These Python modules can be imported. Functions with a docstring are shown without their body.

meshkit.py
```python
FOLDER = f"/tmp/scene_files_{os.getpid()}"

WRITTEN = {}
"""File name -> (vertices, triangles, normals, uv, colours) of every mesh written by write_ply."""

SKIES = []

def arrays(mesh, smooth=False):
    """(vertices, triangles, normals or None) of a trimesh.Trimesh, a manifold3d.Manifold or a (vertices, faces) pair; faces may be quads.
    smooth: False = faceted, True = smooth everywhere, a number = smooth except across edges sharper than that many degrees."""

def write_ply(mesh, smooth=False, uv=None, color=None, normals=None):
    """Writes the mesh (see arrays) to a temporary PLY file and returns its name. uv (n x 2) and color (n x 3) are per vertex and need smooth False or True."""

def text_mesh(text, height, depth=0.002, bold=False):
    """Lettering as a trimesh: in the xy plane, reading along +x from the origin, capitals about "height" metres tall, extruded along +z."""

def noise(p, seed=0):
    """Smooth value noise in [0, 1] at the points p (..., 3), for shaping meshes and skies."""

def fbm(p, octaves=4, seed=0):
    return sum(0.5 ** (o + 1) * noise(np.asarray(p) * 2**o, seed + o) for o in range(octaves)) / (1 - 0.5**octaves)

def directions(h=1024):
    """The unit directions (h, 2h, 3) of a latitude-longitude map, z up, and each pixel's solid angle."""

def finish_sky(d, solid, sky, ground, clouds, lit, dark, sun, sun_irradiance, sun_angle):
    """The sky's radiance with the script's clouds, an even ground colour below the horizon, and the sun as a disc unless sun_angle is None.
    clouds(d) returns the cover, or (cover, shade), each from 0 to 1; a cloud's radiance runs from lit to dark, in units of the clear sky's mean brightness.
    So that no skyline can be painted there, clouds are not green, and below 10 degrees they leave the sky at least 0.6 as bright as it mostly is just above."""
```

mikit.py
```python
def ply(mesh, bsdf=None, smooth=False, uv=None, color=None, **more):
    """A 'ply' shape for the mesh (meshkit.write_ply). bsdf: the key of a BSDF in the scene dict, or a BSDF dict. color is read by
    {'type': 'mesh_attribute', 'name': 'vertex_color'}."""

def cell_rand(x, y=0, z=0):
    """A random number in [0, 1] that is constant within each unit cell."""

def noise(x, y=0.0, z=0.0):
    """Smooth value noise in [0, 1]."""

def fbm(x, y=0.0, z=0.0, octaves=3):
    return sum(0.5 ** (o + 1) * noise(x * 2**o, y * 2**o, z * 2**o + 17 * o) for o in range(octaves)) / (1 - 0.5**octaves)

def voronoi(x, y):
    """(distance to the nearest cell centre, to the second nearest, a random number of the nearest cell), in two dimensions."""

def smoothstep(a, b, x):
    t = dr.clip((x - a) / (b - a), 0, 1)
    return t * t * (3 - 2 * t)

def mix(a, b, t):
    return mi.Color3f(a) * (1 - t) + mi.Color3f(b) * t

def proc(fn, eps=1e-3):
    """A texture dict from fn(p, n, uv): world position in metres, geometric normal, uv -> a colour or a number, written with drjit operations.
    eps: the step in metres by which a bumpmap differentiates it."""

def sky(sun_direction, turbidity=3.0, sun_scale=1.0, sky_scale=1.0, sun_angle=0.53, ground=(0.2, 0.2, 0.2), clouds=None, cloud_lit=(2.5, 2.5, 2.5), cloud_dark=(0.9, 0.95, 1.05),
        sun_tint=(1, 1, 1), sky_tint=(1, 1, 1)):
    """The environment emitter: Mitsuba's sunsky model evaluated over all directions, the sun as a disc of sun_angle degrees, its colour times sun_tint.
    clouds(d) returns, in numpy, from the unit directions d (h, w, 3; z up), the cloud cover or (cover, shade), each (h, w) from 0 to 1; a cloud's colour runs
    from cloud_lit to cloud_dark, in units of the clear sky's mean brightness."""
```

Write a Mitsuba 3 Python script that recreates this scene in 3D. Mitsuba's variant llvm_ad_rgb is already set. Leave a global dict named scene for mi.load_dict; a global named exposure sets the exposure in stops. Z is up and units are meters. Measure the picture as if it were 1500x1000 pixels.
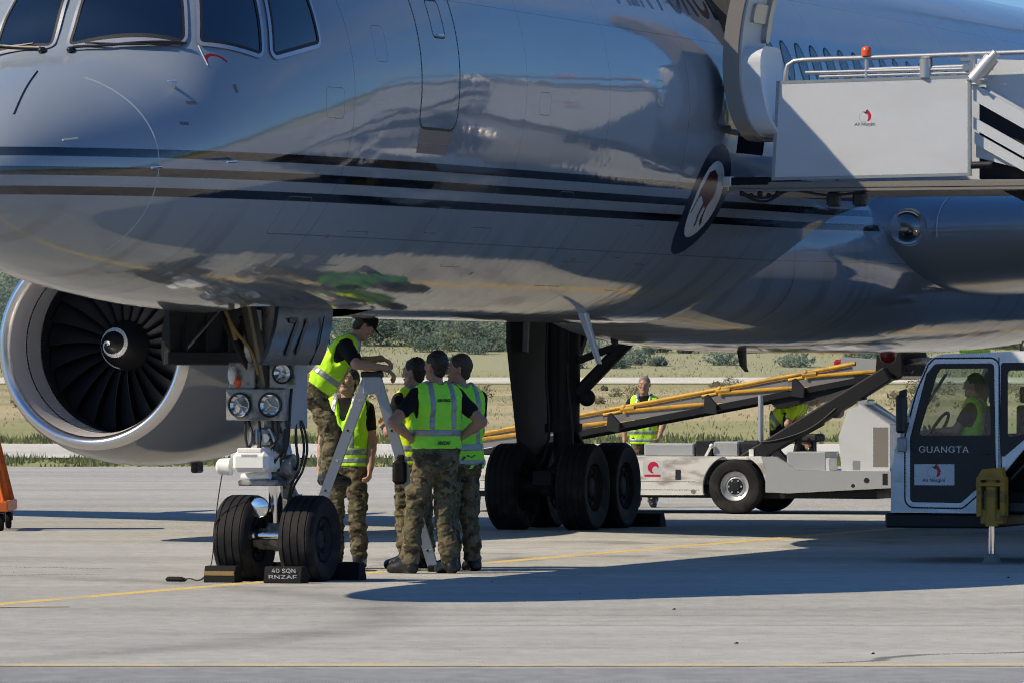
import math, random
import numpy as np, trimesh, mitsuba as mi, drjit as dr
import mikit, meshkit
import manifold3d as m3
import shapely.geometry as sg, shapely.affinity as sa
from scipy.interpolate import PchipInterpolator
from mikit import proc, noise, fbm, voronoi, cell_rand, smoothstep, mix
T = mi.ScalarTransform4f
scene, labels = {}, {}

# ------------------------------------------------------------------ camera, sky, exposure
EYE = 1.83
scene['camera'] = dict(type='perspective', fov=9.239, fov_axis='x', near_clip=1.0, far_clip=9000.0,
                       to_world=T().look_at(origin=[0, 0, EYE], target=[0, 100, EYE + 0.463], up=[0, 0, 1]))
SUN = (-1.10, -0.30, 1.0)
def clouds(d):
    up = np.maximum(d[..., 2:3], 0.10)
    q = meshkit.fbm(d / up * 0.8 + 7.0, 5, 3)
    return np.clip((q - 0.60) * 3.0, 0, 0.6) * np.clip(d[..., 2] * 9, 0, 1) * np.clip((0.45 - d[..., 2]) * 4, 0, 1)
scene['sky'] = mikit.sky(SUN, turbidity=2.4, sky_scale=0.93, ground=(0.16, 0.16, 0.15), sun_tint=(0.965, 1.0, 1.03), sky_tint=(0.56, 0.85, 1.15),
    clouds=clouds, cloud_lit=(2.0, 2.0, 2.0), cloud_dark=(1.2, 1.2, 1.25))
exposure = 1.8

# ------------------------------------------------------------------ the aircraft frame: u aft, v to starboard, z up, origin under the nose gear
CA, SA = 0.9426, 0.3338
GX, GY = -2.056, 55.3
AIR = T([[SA, -CA, 0, GX], [CA, SA, 0, GY], [0, 0, 1, 0], [0, 0, 0, 1]])

def to_air(p):
    """drjit: world point -> (u, v, z) of the aircraft frame"""
    x, y = p.x - GX, p.y - GY
    return x * SA + y * CA, -x * CA + y * SA, p.z

def air_xy(u, v):
    return GX + u * SA - v * CA, GY + u * CA + v * SA

# ------------------------------------------------------------------ scene bookkeeping
def numbered(key):
    if key not in scene and key not in labels and not any(k.startswith(key + '__') for k in scene):
        return key
    n = 1
    while True:
        k = f'{key}_{n:03d}'
        if k not in scene and k not in labels and not any(q.startswith(k + '__') for q in scene):
            return k
        n += 1

def thing(name, label, cat, group=None):
    key = numbered(name)
    labels[key] = {'label': label, 'category': cat}
    if group: labels[key]['group'] = group
    return key

def add(key, mesh, mat, smooth=35, xf=None, parent=None, label=None, **more):
    key = numbered((parent + '__' if parent else '') + key)
    if isinstance(mesh, list): mesh = cat(mesh)
    if xf is not None: more['to_world'] = xf
    scene[key] = mikit.ply(mesh, mat, smooth=smooth, **more)
    if label: labels[key] = {'label': label}
    return key

def struct(key, mesh, mat, smooth=False, kind='structure', label=None, category=None):
    add(key, mesh, mat, smooth)
    labels[key] = {'kind': kind}
    if label: labels[key]['label'] = label
    if category: labels[key]['category'] = category

# ------------------------------------------------------------------ mesh helpers
def cat(ms):
    return trimesh.util.concatenate([m for m in ms if m is not None])

def tm(v, f):
    v, f = np.asarray(v, float), np.asarray(f, int)
    if f.shape[1] == 4: f = np.vstack([f[:, [0, 1, 2]], f[:, [0, 2, 3]]])
    return trimesh.Trimesh(v, f, process=False)

def unit(a):
    a = np.asarray(a, float); return a / max(np.linalg.norm(a), 1e-12)

def frame(d, up=(0, 0, 1)):
    z = unit(d)
    x = np.cross(up, z)
    if np.linalg.norm(x) < 1e-4: x = np.cross((0, 1, 0), z)
    x = unit(x)
    return x, np.cross(z, x), z

def box(lo, hi, bev=0.0):
    """axis aligned box with chamfered edges"""
    lo, hi = np.minimum(lo, hi).astype(float), np.maximum(lo, hi).astype(float)
    c, h = (lo + hi) / 2, (hi - lo) / 2
    b = min(bev, 0.45 * h.min())
    if b <= 0:
        return trimesh.creation.box(extents=2 * h, transform=trimesh.transformations.translation_matrix(c))
    pts = []
    for s in np.ndindex(2, 2, 2):
        s = np.array(s) * 2 - 1
        for k in range(3):
            q = h - b; q[k] = h[k]
            pts.append(c + s * q)
    return trimesh.convex.convex_hull(np.array(pts))

def bar(a, b, w, h, up=(0, 0, 1), bev=0.0):
    """box beam from a to b; w sideways, h along 'up'"""
    a, b = np.asarray(a, float), np.asarray(b, float)
    x, y, z = frame(b - a, up)
    m = box((-w / 2, -h / 2, 0), (w / 2, h / 2, np.linalg.norm(b - a)), bev)
    M = np.eye(4); M[:3, 0], M[:3, 1], M[:3, 2], M[:3, 3] = x, y, z, a
    m.apply_transform(M); return m

def cyl(a, b, r, r2=None, n=20, cap=True):
    a, b = np.asarray(a, float), np.asarray(b, float)
    r2 = r if r2 is None else r2
    x, y, z = frame(b - a)
    t = np.arange(n) * 2 * np.pi / n
    ring = np.cos(t)[:, None] * x + np.sin(t)[:, None] * y
    v = np.vstack([a + ring * r, b + ring * r2, [a], [b]])
    i = np.arange(n); j = (i + 1) % n
    f = [np.stack([i, j, j + n], 1), np.stack([i, j + n, i + n], 1)]
    if cap: f += [np.stack([j, i, i * 0 + 2 * n], 1), np.stack([i + n, j + n, i * 0 + 2 * n + 1], 1)]
    return tm(v, np.vstack(f))

def tube(pts, r, n=8, closed=False):
    pts = np.asarray(pts, float)
    m = len(pts)
    d = np.gradient(pts, axis=0) if not closed else np.roll(pts, -1, 0) - np.roll(pts, 1, 0)
    x = None; vs = []
    t = np.arange(n) * 2 * np.pi / n
    rr = np.broadcast_to(r, (m,))
    for k in range(m):
        z = unit(d[k])
        if x is None: x, y, _ = frame(z)
        else:
            x = unit(x - z * np.dot(x, z)); y = np.cross(z, x)
        vs.append(pts[k] + rr[k] * (np.cos(t)[:, None] * x + np.sin(t)[:, None] * y))
    v = np.vstack(vs); f = []
    i = np.arange(n); j = (i + 1) % n
    for k in range(m if closed else m - 1):
        a, b = k * n, ((k + 1) % m) * n
        f += [np.stack([a + i, a + j, b + j], 1), np.stack([a + i, b + j, b + i], 1)]
    if not closed:
        v = np.vstack([v, pts[:1], pts[-1:]])
        f += [np.stack([j, i, i * 0 + m * n], 1), np.stack([(m - 1) * n + i, (m - 1) * n + j, i * 0 + m * n + 1], 1)]
    return tm(v, np.vstack(f))

def curve(pts, n=24):
    """smooth curve through points"""
    pts = np.asarray(pts, float)
    s = np.r_[0, np.cumsum(np.linalg.norm(np.diff(pts, axis=0), axis=1))]
    return PchipInterpolator(s, pts)(np.linspace(0, s[-1], n)) if len(pts) > 2 else np.linspace(pts[0], pts[-1], n)

def lathe(profile, at, d, n=48, up=(0, 0, 1)):
    """profile [(r, h)] turned about the axis d through at"""
    x, y, z = frame(d, up)
    P = np.asarray(profile, float)
    t = np.arange(n) * 2 * np.pi / n
    ring = np.cos(t)[:, None] * x + np.sin(t)[:, None] * y
    v = np.vstack([np.asarray(at, float) + p[0] * ring + p[1] * z for p in P])
    i = np.arange(n); j = (i + 1) % n; f = []
    for k in range(len(P) - 1):
        a, b = k * n, (k + 1) * n
        f += [np.stack([a + i, a + j, b + j], 1), np.stack([a + i, b + j, b + i], 1)]
    return tm(v, np.vstack(f))

def prism(poly, a, b, axis):
    """shapely polygon (or point list) extruded from a to b along axis; axis 'u': poly is (v, z); 'v': poly is (u, z); 'z': poly is (u, v)"""
    if not isinstance(poly, sg.base.BaseGeometry): poly = sg.Polygon(poly)
    ms = [trimesh.creation.extrude_polygon(g, abs(b - a), engine='earcut') for g in getattr(poly, 'geoms', [poly])]
    m = cat(ms); V = m.vertices.copy(); lo = min(a, b)
    if axis == 'u': W = np.stack([V[:, 2] + lo, V[:, 0], V[:, 1]], 1)
    elif axis == 'v': W = np.stack([V[:, 0], V[:, 2] + lo, V[:, 1]], 1)
    else: W = np.stack([V[:, 0], V[:, 1], V[:, 2] + lo], 1)
    m = trimesh.Trimesh(W, m.faces, process=False)
    if axis == 'v': m.invert()
    return m

def rpoly(pts, r):
    """polygon with rounded corners"""
    p = sg.Polygon(pts)
    return p.buffer(-r).buffer(r, 6)

def sphere(c, r, sub=2, scale=(1, 1, 1)):
    m = trimesh.creation.icosphere(sub, radius=1.0)
    m.vertices = m.vertices * (np.asarray(scale, float) * r) + np.asarray(c, float)
    return m

def refine(m, edge):
    v, f = trimesh.remesh.subdivide_to_size(m.vertices, m.faces, edge, max_iter=12)
    return trimesh.Trimesh(v, f, process=False)

def lettering(text, h, at, right, up, depth=0.003, bold=True, width=None):
    """text standing at 'at', running along 'right', capitals h tall along 'up'"""
    m = meshkit.text_mesh(text, h, depth, bold)
    V = m.vertices.copy()
    if width: V[:, 0] *= width / (V[:, 0].max() - V[:, 0].min())
    r, u = unit(right), unit(up); n = np.cross(r, u)
    m.vertices = np.asarray(at, float) + V[:, :1] * r + V[:, 1:2] * u + V[:, 2:3] * n
    return m

def loft(rings, close=True):
    R = np.array(rings); k, n = R.shape[:2]
    i = np.arange(n); j = (i + 1) % n; f = []
    for a in range(k - 1):
        f += [np.stack([a * n + i, a * n + j, (a + 1) * n + j], 1), np.stack([a * n + i, (a + 1) * n + j, (a + 1) * n + i], 1)]
    v = R.reshape(-1, 3)
    if close:
        v = np.vstack([v, R[0].mean(0), R[-1].mean(0)])
        f += [np.stack([j, i, i * 0 + k * n], 1), np.stack([(k - 1) * n + i, (k - 1) * n + j, i * 0 + k * n + 1], 1)]
    m = trimesh.Trimesh(v, np.vstack(f), process=False)
    if m.volume < 0: m.invert()
    return m
def solo(name, label, category, mesh, m, smooth=35, xf=None, group=None):
    key = add(name, mesh, m, smooth, xf)
    labels[key] = {'label': label, 'category': category}
    if group: labels[key]['group'] = group
    return key
# ------------------------------------------------------------------ materials
def rgb(c): return {'type': 'rgb', 'value': list(map(float, c))}

def mat(key, base, rough=0.5, metal=0.0, spec=0.5, two=True, **more):
    b = dict(type='principled', base_color=base if isinstance(base, dict) else rgb(base), roughness=rough, metallic=metal, specular=spec, **more)
    scene[key] = {'type': 'twosided', 'bsdf': b} if two else b
    return key

def gloss(key, diffuse, alpha=0.03, ior=1.62, bump=None):
    b = dict(type='roughplastic', distribution='ggx', alpha=alpha, int_ior=ior, nonlinear=True, diffuse_reflectance=diffuse if isinstance(diffuse, dict) else rgb(diffuse))
    b = {'type': 'twosided', 'bsdf': b}
    scene[key] = b if bump is None else dict(type='bumpmap', scale=1.0, tex=bump, bsdf=b)
# the grey gloss paint of the aircraft with its three cheat lines, panel joints and belly grime
def paint_fn(p, n, uv):
    u, v, z = to_air(p)
    base = mi.Color3f(0.565, 0.62, 0.675)
    tone = fbm(u * 0.35, v * 0.9, z * 0.9, 3)
    base = base * (0.93 + 0.14 * tone)
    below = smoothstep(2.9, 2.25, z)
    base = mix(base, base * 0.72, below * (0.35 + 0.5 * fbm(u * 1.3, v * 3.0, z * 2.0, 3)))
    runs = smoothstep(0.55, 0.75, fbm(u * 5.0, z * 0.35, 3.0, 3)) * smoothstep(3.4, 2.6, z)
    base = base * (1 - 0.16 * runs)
    zz = z - 0.0045 * u
    stripe = mi.Float(0)
    for c in (3.565, 3.415, 3.262):
        stripe = dr.maximum(stripe, smoothstep(0.0365, 0.0315, dr.abs(zz - c)))
    stripe = stripe * smoothstep(12.35, 12.28, u) * smoothstep(-7, -6, u)
    base = mix(base, mi.Color3f(0.010, 0.013, 0.028), stripe)
    line = mi.Float(0)
    for c, w in ((-2.62, 0.004), (1.25, 0.004), (3.55, 0.004), (5.9, 0.004), (10.6, 0.004), (13.2, 0.004), (15.8, 0.004), (18.4, 0.004), (21.0, 0.004), (24.0, 0.004)):
        line = dr.maximum(line, smoothstep(w * 1.8, w * 0.6, dr.abs(u - c)))
    for c in (2.95, 5.0, 5.62):
        line = dr.maximum(line, smoothstep(0.006, 0.002, dr.abs(z - c)) * smoothstep(-3.2, -3.1, u) * 0.8)
    return mix(base, mi.Color3f(0.05, 0.055, 0.065), line * 0.55)

def paint_wave(p, n, uv):
    u, v, z = to_air(p)
    bays = noise(u * 1.9, z * 2.4, v * 1.2) + 0.5 * noise(u * 4.1 + 7, z * 5.3, v * 2.0)
    return bays * 0.0024 + 0.0006 * noise(u * 14.0, z * 17.0, v * 9.0)

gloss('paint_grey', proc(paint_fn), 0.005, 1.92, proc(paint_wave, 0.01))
gloss('wing_grey', (0.48, 0.55, 0.62), 0.02, 1.8, proc(lambda p, n, uv: 0.0018 * noise(p.x * 1.6, p.y * 1.6, p.z * 2.0), 0.01))
gloss('nacelle_grey', (0.48, 0.50, 0.53), 0.015, 1.75, proc(lambda p, n, uv: 0.0012 * noise(p.x * 2.6, p.y * 2.6, p.z * 2.6), 0.01))
mat('inner_cowl', (0.30, 0.31, 0.33), 0.4)
mat('lip_grey', (0.58, 0.56, 0.57), 0.32, 0.35)
mat('bright_metal', (0.80, 0.79, 0.80), 0.24, 1.0)
mat('chrome', (0.88, 0.88, 0.9), 0.06, 1.0)
mat('window_trim', (0.50, 0.52, 0.55), 0.3, 0.6)
gloss('cockpit_glass', (0.010, 0.018, 0.030), 0.006, 2.5)
mat('cabin_glass', (0.012, 0.015, 0.02), 0.05)
mat('navy', (0.008, 0.011, 0.026), 0.2, clearcoat=1.0, clearcoat_gloss=0.98)
mat('decal_white', (0.52, 0.55, 0.57), 0.2, clearcoat=1.0, clearcoat_gloss=0.98)
mat('decal_red', (0.09, 0.012, 0.018), 0.22, clearcoat=1.0, clearcoat_gloss=0.98)
mat('panel_gap', (0.012, 0.014, 0.018), 0.6)
mat('scuff', (0.16, 0.15, 0.15), 0.35, 0.4)
mat('light_line', (0.42, 0.45, 0.49), 0.3)
mat('fan_dark', (0.023, 0.025, 0.030), 0.36, 0.4)
mat('spinner_black', (0.012, 0.013, 0.015), 0.3)
mat('white_gloss', (0.74, 0.75, 0.74), 0.25, clearcoat=0.6)
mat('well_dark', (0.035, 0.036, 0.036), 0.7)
mat('black_rubber', (0.011, 0.011, 0.012), 0.75, spec=0.2)
mat('black_plastic', (0.013, 0.013, 0.014), 0.4)
mat('black_steel', (0.016, 0.016, 0.018), 0.45, spec=0.3)
mat('steel', (0.42, 0.42, 0.42), 0.34, 0.85)
mat('galvanised', (0.55, 0.56, 0.57), 0.38, 0.7)
mat('aluminium', (0.42, 0.44, 0.46), 0.38, 0.75)
mat('gold_fitting', (0.30, 0.20, 0.08), 0.5, 0.3)
gloss('door_grey', (0.13, 0.15, 0.17), 0.05, 1.5)
mat('cable_black', (0.02, 0.02, 0.02), 0.55)
mat('lens_glass', (0.75, 0.8, 0.85), 0.08, 0.9)
mat('amber', (0.75, 0.09, 0.015), 0.25, clearcoat=0.7)
mat('red_lens', (0.28, 0.012, 0.012), 0.25, clearcoat=0.7)
mat('logo_red', (0.50, 0.015, 0.05), 0.35)
mat('logo_black', (0.012, 0.012, 0.014), 0.4)
mat('hull_lining', (0.50, 0.48, 0.45), 0.45)
mat('door_edge', (0.26, 0.235, 0.21), 0.4, 0.35)
mat('seat_cloth', (0.03, 0.033, 0.04), 0.85)
mat('panel_grey', (0.33, 0.35, 0.37), 0.4)
mat('beam_brown', (0.20, 0.185, 0.165), 0.5)
mat('reflector', (0.30, 0.33, 0.34), 0.35, 0.3)

def tyre_fn(p, n, uv):
    d = fbm(p.x * 9, p.y * 9, p.z * 9, 3)
    return mix(mi.Color3f(0.013, 0.013, 0.015), mi.Color3f(0.032, 0.030, 0.028), smoothstep(0.4, 0.75, d) * smoothstep(0.9, 0.1, p.z))
mat('tyre', proc(tyre_fn), 0.7, spec=0.22)

def gear_fn(p, n, uv):
    d = fbm(p.x * 13, p.y * 13, p.z * 9, 3)
    return mix(mi.Color3f(0.30, 0.31, 0.31), mi.Color3f(0.09, 0.085, 0.08), smoothstep(0.42, 0.72, d))
mat('gear_paint', proc(gear_fn), 0.38, clearcoat=0.3)
mat('gear_dark', (0.030, 0.031, 0.034), 0.6, spec=0.12)
mat('olive_steel', (0.17, 0.165, 0.13), 0.4, 0.3)

def grubby(base, dirt, amount, zlo=0.3, zhi=1.6, f=2.2):
    def fn(p, n, uv):
        d = fbm(p.x * f, p.y * f, p.z * f * 2.2, 4)
        fine = fbm(p.x * 21, p.y * 21, p.z * 8, 2)
        k = smoothstep(0.46, 0.72, d) * amount * (0.45 + 0.55 * smoothstep(zhi, zlo, p.z)) + 0.12 * amount * fine
        return mix(mi.Color3f(*base), mi.Color3f(*dirt), k)
    return proc(fn)
mat('truck_white', grubby((0.80, 0.81, 0.81), (0.36, 0.34, 0.31), 0.45), 0.3, clearcoat=0.5)
mat('loader_white', grubby((0.70, 0.70, 0.67), (0.22, 0.19, 0.15), 0.9, 0.2, 1.2, 3.0), 0.42)
mat('panel_white', grubby((0.57, 0.60, 0.63), (0.46, 0.47, 0.47), 0.5, 3.0, 5.0, 1.2), 0.32)
mat('yellow_paint', grubby((0.58, 0.32, 0.025), (0.18, 0.11, 0.04), 0.9, 0.2, 2.5, 5.0), 0.42)
mat('orange_paint', grubby((0.62, 0.13, 0.015), (0.28, 0.08, 0.02), 0.6, 0.1, 1.4, 5.0), 0.4)
mat('jack_yellow', grubby((0.42, 0.22, 0.02), (0.14, 0.09, 0.03), 0.9, 0.2, 1.2, 6.0), 0.45)
mat('belt_panel', (0.20, 0.195, 0.20), 0.5)
scene['clear_pane'] = dict(type='thindielectric', int_ior=1.55, specular_transmittance=rgb((0.78, 0.85, 0.82)))

# people
def camo_fn(p, n, uv):
    w = fbm(p.x * 5, p.y * 5, p.z * 5, 2) * 0.35
    a = fbm(p.x * 15 + w, p.y * 15, p.z * 11 + w, 3)
    b = fbm(p.x * 19 + 31, p.y * 19 + 5, p.z * 14 + w, 3)
    c = fbm(p.x * 27 + 11, p.y * 27 + 50, p.z * 20, 2)
    col = mi.Color3f(0.14, 0.12, 0.075)
    col = mix(col, mi.Color3f(0.088, 0.084, 0.048), smoothstep(0.50, 0.53, a))
    col = mix(col, mi.Color3f(0.054, 0.042, 0.027), smoothstep(0.57, 0.59, b))
    return mix(col, mi.Color3f(0.18, 0.156, 0.10), smoothstep(0.68, 0.70, c))
mat('camo_cloth', proc(camo_fn), 0.9, spec=0.2, sheen=0.3)
mat('hi_vis_green', (0.36, 0.96, 0.07), 0.75, spec=0.2)
mat('hi_vis', (0.50, 0.95, 0.04), 0.75, spec=0.2)
mat('hi_vis_yellow', (0.68, 0.93, 0.04), 0.75, spec=0.2)
mat('black_cloth', (0.012, 0.012, 0.014), 0.9, spec=0.2)
mat('dark_trousers', (0.014, 0.015, 0.018), 0.9, spec=0.2)
mat('white_cloth', (0.55, 0.56, 0.58), 0.9, spec=0.2)
mat('boot_leather', (0.012, 0.011, 0.011), 0.35)
mat('tan_leather', (0.20, 0.14, 0.08), 0.6)
mat('skin_fair', (0.42, 0.235, 0.165), 0.5)
mat('skin_tan', (0.38, 0.205, 0.14), 0.5)
mat('hair_dark', (0.018, 0.013, 0.010), 0.55)
mat('hair_brown', (0.055, 0.035, 0.022), 0.55)
mat('hair_grey', (0.20, 0.17, 0.15), 0.6)
mat('eye_dark', (0.012, 0.010, 0.010), 0.2)
mat('lip', (0.25, 0.09, 0.075), 0.5)
# ------------------------------------------------------------------ ground, far land
def streaks(p, s):
    return fbm(p.x * .05 * s + 3, p.y * .55 * s, 0.0, 3)

def apron_fn(p, n, uv):
    x, y = p.x, p.y
    big = fbm(x * .045, y * .06, 1.0, 3)
    mid = fbm(x * .35, y * .6, 5.0, 3)
    st = fbm(x * .06 + 9, y * .9, 2.0, 4)
    fine = fbm(x * 9, y * 5, 4.0, 2)
    a = 0.275 + .055 * (big - .5) + .06 * (mid - .5) + .09 * (st - .5) + .06 * (fine - .5) + 0.035 * (fbm(x * .12 + 31, y * 2.6, 7.0, 3) - .5)
    grit = noise(x * 38, y * 22, 1.0)
    a = a * (1 - .16 * smoothstep(.80, .95, grit))
    # tyre tracks sweeping across the foreground
    r = dr.sqrt(dr.square(x + 14.5) + dr.square((y - 47.6) * 1.0))
    arc = smoothstep(.55, .0, dr.abs(r - 13.6 - .35 * (noise(x * .6, y * .8) - .5))) * smoothstep(-7, -2, x)
    arc = arc * (0.4 + .6 * fbm(x * 2.5, y * 2.5, 3.0, 2))
    t2 = smoothstep(.28, .0, dr.abs(y - 45.3 - .05 * x - .5 * noise(x * .16, 3.0))) * smoothstep(.3, .7, fbm(x * .35, y * .4, 8.0, 2))
    t3 = smoothstep(.20, .0, dr.abs(y - 47.3 + .03 * x - .3 * noise(x * .2, 9.0))) * smoothstep(.3, .7, fbm(x * .3 + 4, y * .4, 8.0, 2))
    a = a * (1 - .34 * arc - .22 * t2 - .18 * t3)
    # oil spots under the aircraft
    u, v, z = to_air(p)
    oil = smoothstep(.52, .80, fbm(x * 1.7, y * 1.1, 6.0, 3)) * smoothstep(3.2, .4, dr.abs(v)) * smoothstep(-4, 1, u)
    a = a * (1 - .35 * oil)
    # hairline cracks
    w = .9 * (fbm(x * .8, y * .8, 2.0, 3) - .5)
    c1 = dr.abs(y - 58.9 + .62 * (x + 4.2) - .6 * w)
    c2 = dr.abs(y - 56.9 - .38 * (x + 4.2) - .5 * w)
    cr = dr.maximum(smoothstep(.09, .02, c1) * smoothstep(-5.6, -5.2, x) * smoothstep(-3.6, -3.8, x), smoothstep(.08, .02, c2) * smoothstep(-5.6, -5.2, x) * smoothstep(-3.6, -3.8, x))
    c3 = dr.abs(y - 40.6 - 1.1 * (x - 2.6) - 1.4 * w)
    cr = dr.maximum(cr, smoothstep(.12, .03, c3) * smoothstep(1.2, 1.6, x) * smoothstep(4.6, 3.4, x))
    a = a * (1 - .6 * cr)
    # the older, bluer, coarser surface nearest the viewer
    near = smoothstep(39.35, 39.0, y + .10 * (noise(x * 1.7, 2.0) - .5))
    col = mi.Color3f(a * 1.0, a * 1.0, a * .945)
    old = mi.Color3f(.17, .178, .19) * (.78 + .44 * fbm(x * 7, y * 4, 2.0, 3))
    return mix(col, old, near * .85)
def apron_bump(p, n, uv):
    return .0030 * noise(p.x * 26, p.y * 26, 1.0) + .004 * noise(p.x * 7, p.y * 5, 2.0)
scene['apron_mat'] = dict(type='bumpmap', scale=1.0, tex=proc(apron_bump, 0.01), bsdf={'type': 'twosided', 'bsdf': dict(type='principled', base_color=proc(apron_fn), roughness=0.82, specular=0.25)})

def grass_fn(p, n, uv):
    x, y = p.x, p.y
    a = fbm(x * .05 + 2, y * .035, 1.0, 4)
    b = fbm(x * .5, y * .16, 3.0, 3)
    dry = smoothstep(190, 240, y + 60 * (a - .5)) * smoothstep(470, 330, y)
    g = mix(mi.Color3f(.165, .18, .085), mi.Color3f(.22, .21, .115), b)
    d = mix(mi.Color3f(.30, .255, .165), mi.Color3f(.20, .185, .11), smoothstep(.35, .65, fbm(x * .09, y * .05, 6.0, 3)))
    col = mix(g, d, dry * (.55 + .45 * b))
    far = smoothstep(520, 560, y)
    hill = mix(mi.Color3f(.18, .195, .115), mi.Color3f(.25, .245, .16), fbm(x * .02, y * .03, 2.0, 4))
    return mix(col, hill, far)
mat('grass_mat', proc(grass_fn), 0.95, spec=0.1)
mat('taxiway_mat', grubby((.40, .39, .36), (.26, .25, .22), .7, -1, -.5, .12), 0.85)
def gravel_fn(p, n, uv):
    e = 30 * (fbm(p.x * .035, p.y * .02, 1.0, 3) - .5) + 5 * (noise(p.x * .5, p.y * .12) - .5)
    on = smoothstep(436, 450, p.y + e) * smoothstep(532, 512, p.y + e) * (.45 + .55 * smoothstep(.30, .55, fbm(p.x * .035, p.y * .11, 6.0, 3)))
    g = mix(mi.Color3f(.32, .31, .26), mi.Color3f(.47, .48, .44), fbm(p.x * .12, p.y * .3, 2.0, 3))
    return mix(mi.Color3f(.24, .225, .14), g, on)
mat('gravel_mat', proc(gravel_fn), 0.9)
mat('yellow_line_fresh', grubby((.52, .37, .11), (.30, .28, .23), .8, -1, 1, 3.1), 0.7)
mat('yellow_line', grubby((.40, .335, .20), (.285, .28, .25), .95, -1, 1, 3.1), 0.7)
scene['blade_green'] = dict(type='principledthin', base_color=rgb((.19, .215, .10)), roughness=0.8, diff_trans=1.0, spec_trans=0.0)
def leaf_fn(p, n, uv):
    a = fbm(p.x * .22, p.y * .22, p.z * .5, 3)
    b = fbm(p.x * 1.4, p.y * 1.4, p.z * 1.8, 2)
    c = mix(mi.Color3f(.17, .235, .20), mi.Color3f(.29, .35, .27), smoothstep(.35, .62, a))
    return c * (.8 + .4 * b)
scene['tall_grass_mat'] = dict(type='principledthin', base_color=rgb((.27, .245, .145)), roughness=0.8, diff_trans=1.0, spec_trans=0.0)
scene['leaf_mat'] = dict(type='principledthin', base_color=proc(leaf_fn), roughness=0.7, diff_trans=1.0, spec_trans=0.0)

def land_z(y):
    y = np.asarray(y, float)
    return np.where(y < 180, 0, np.where(y < 540, (y - 180) * .0037, .0037 * 360 + (y - 540) * .045 + np.maximum(y - 800, 0) * .03))

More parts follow.
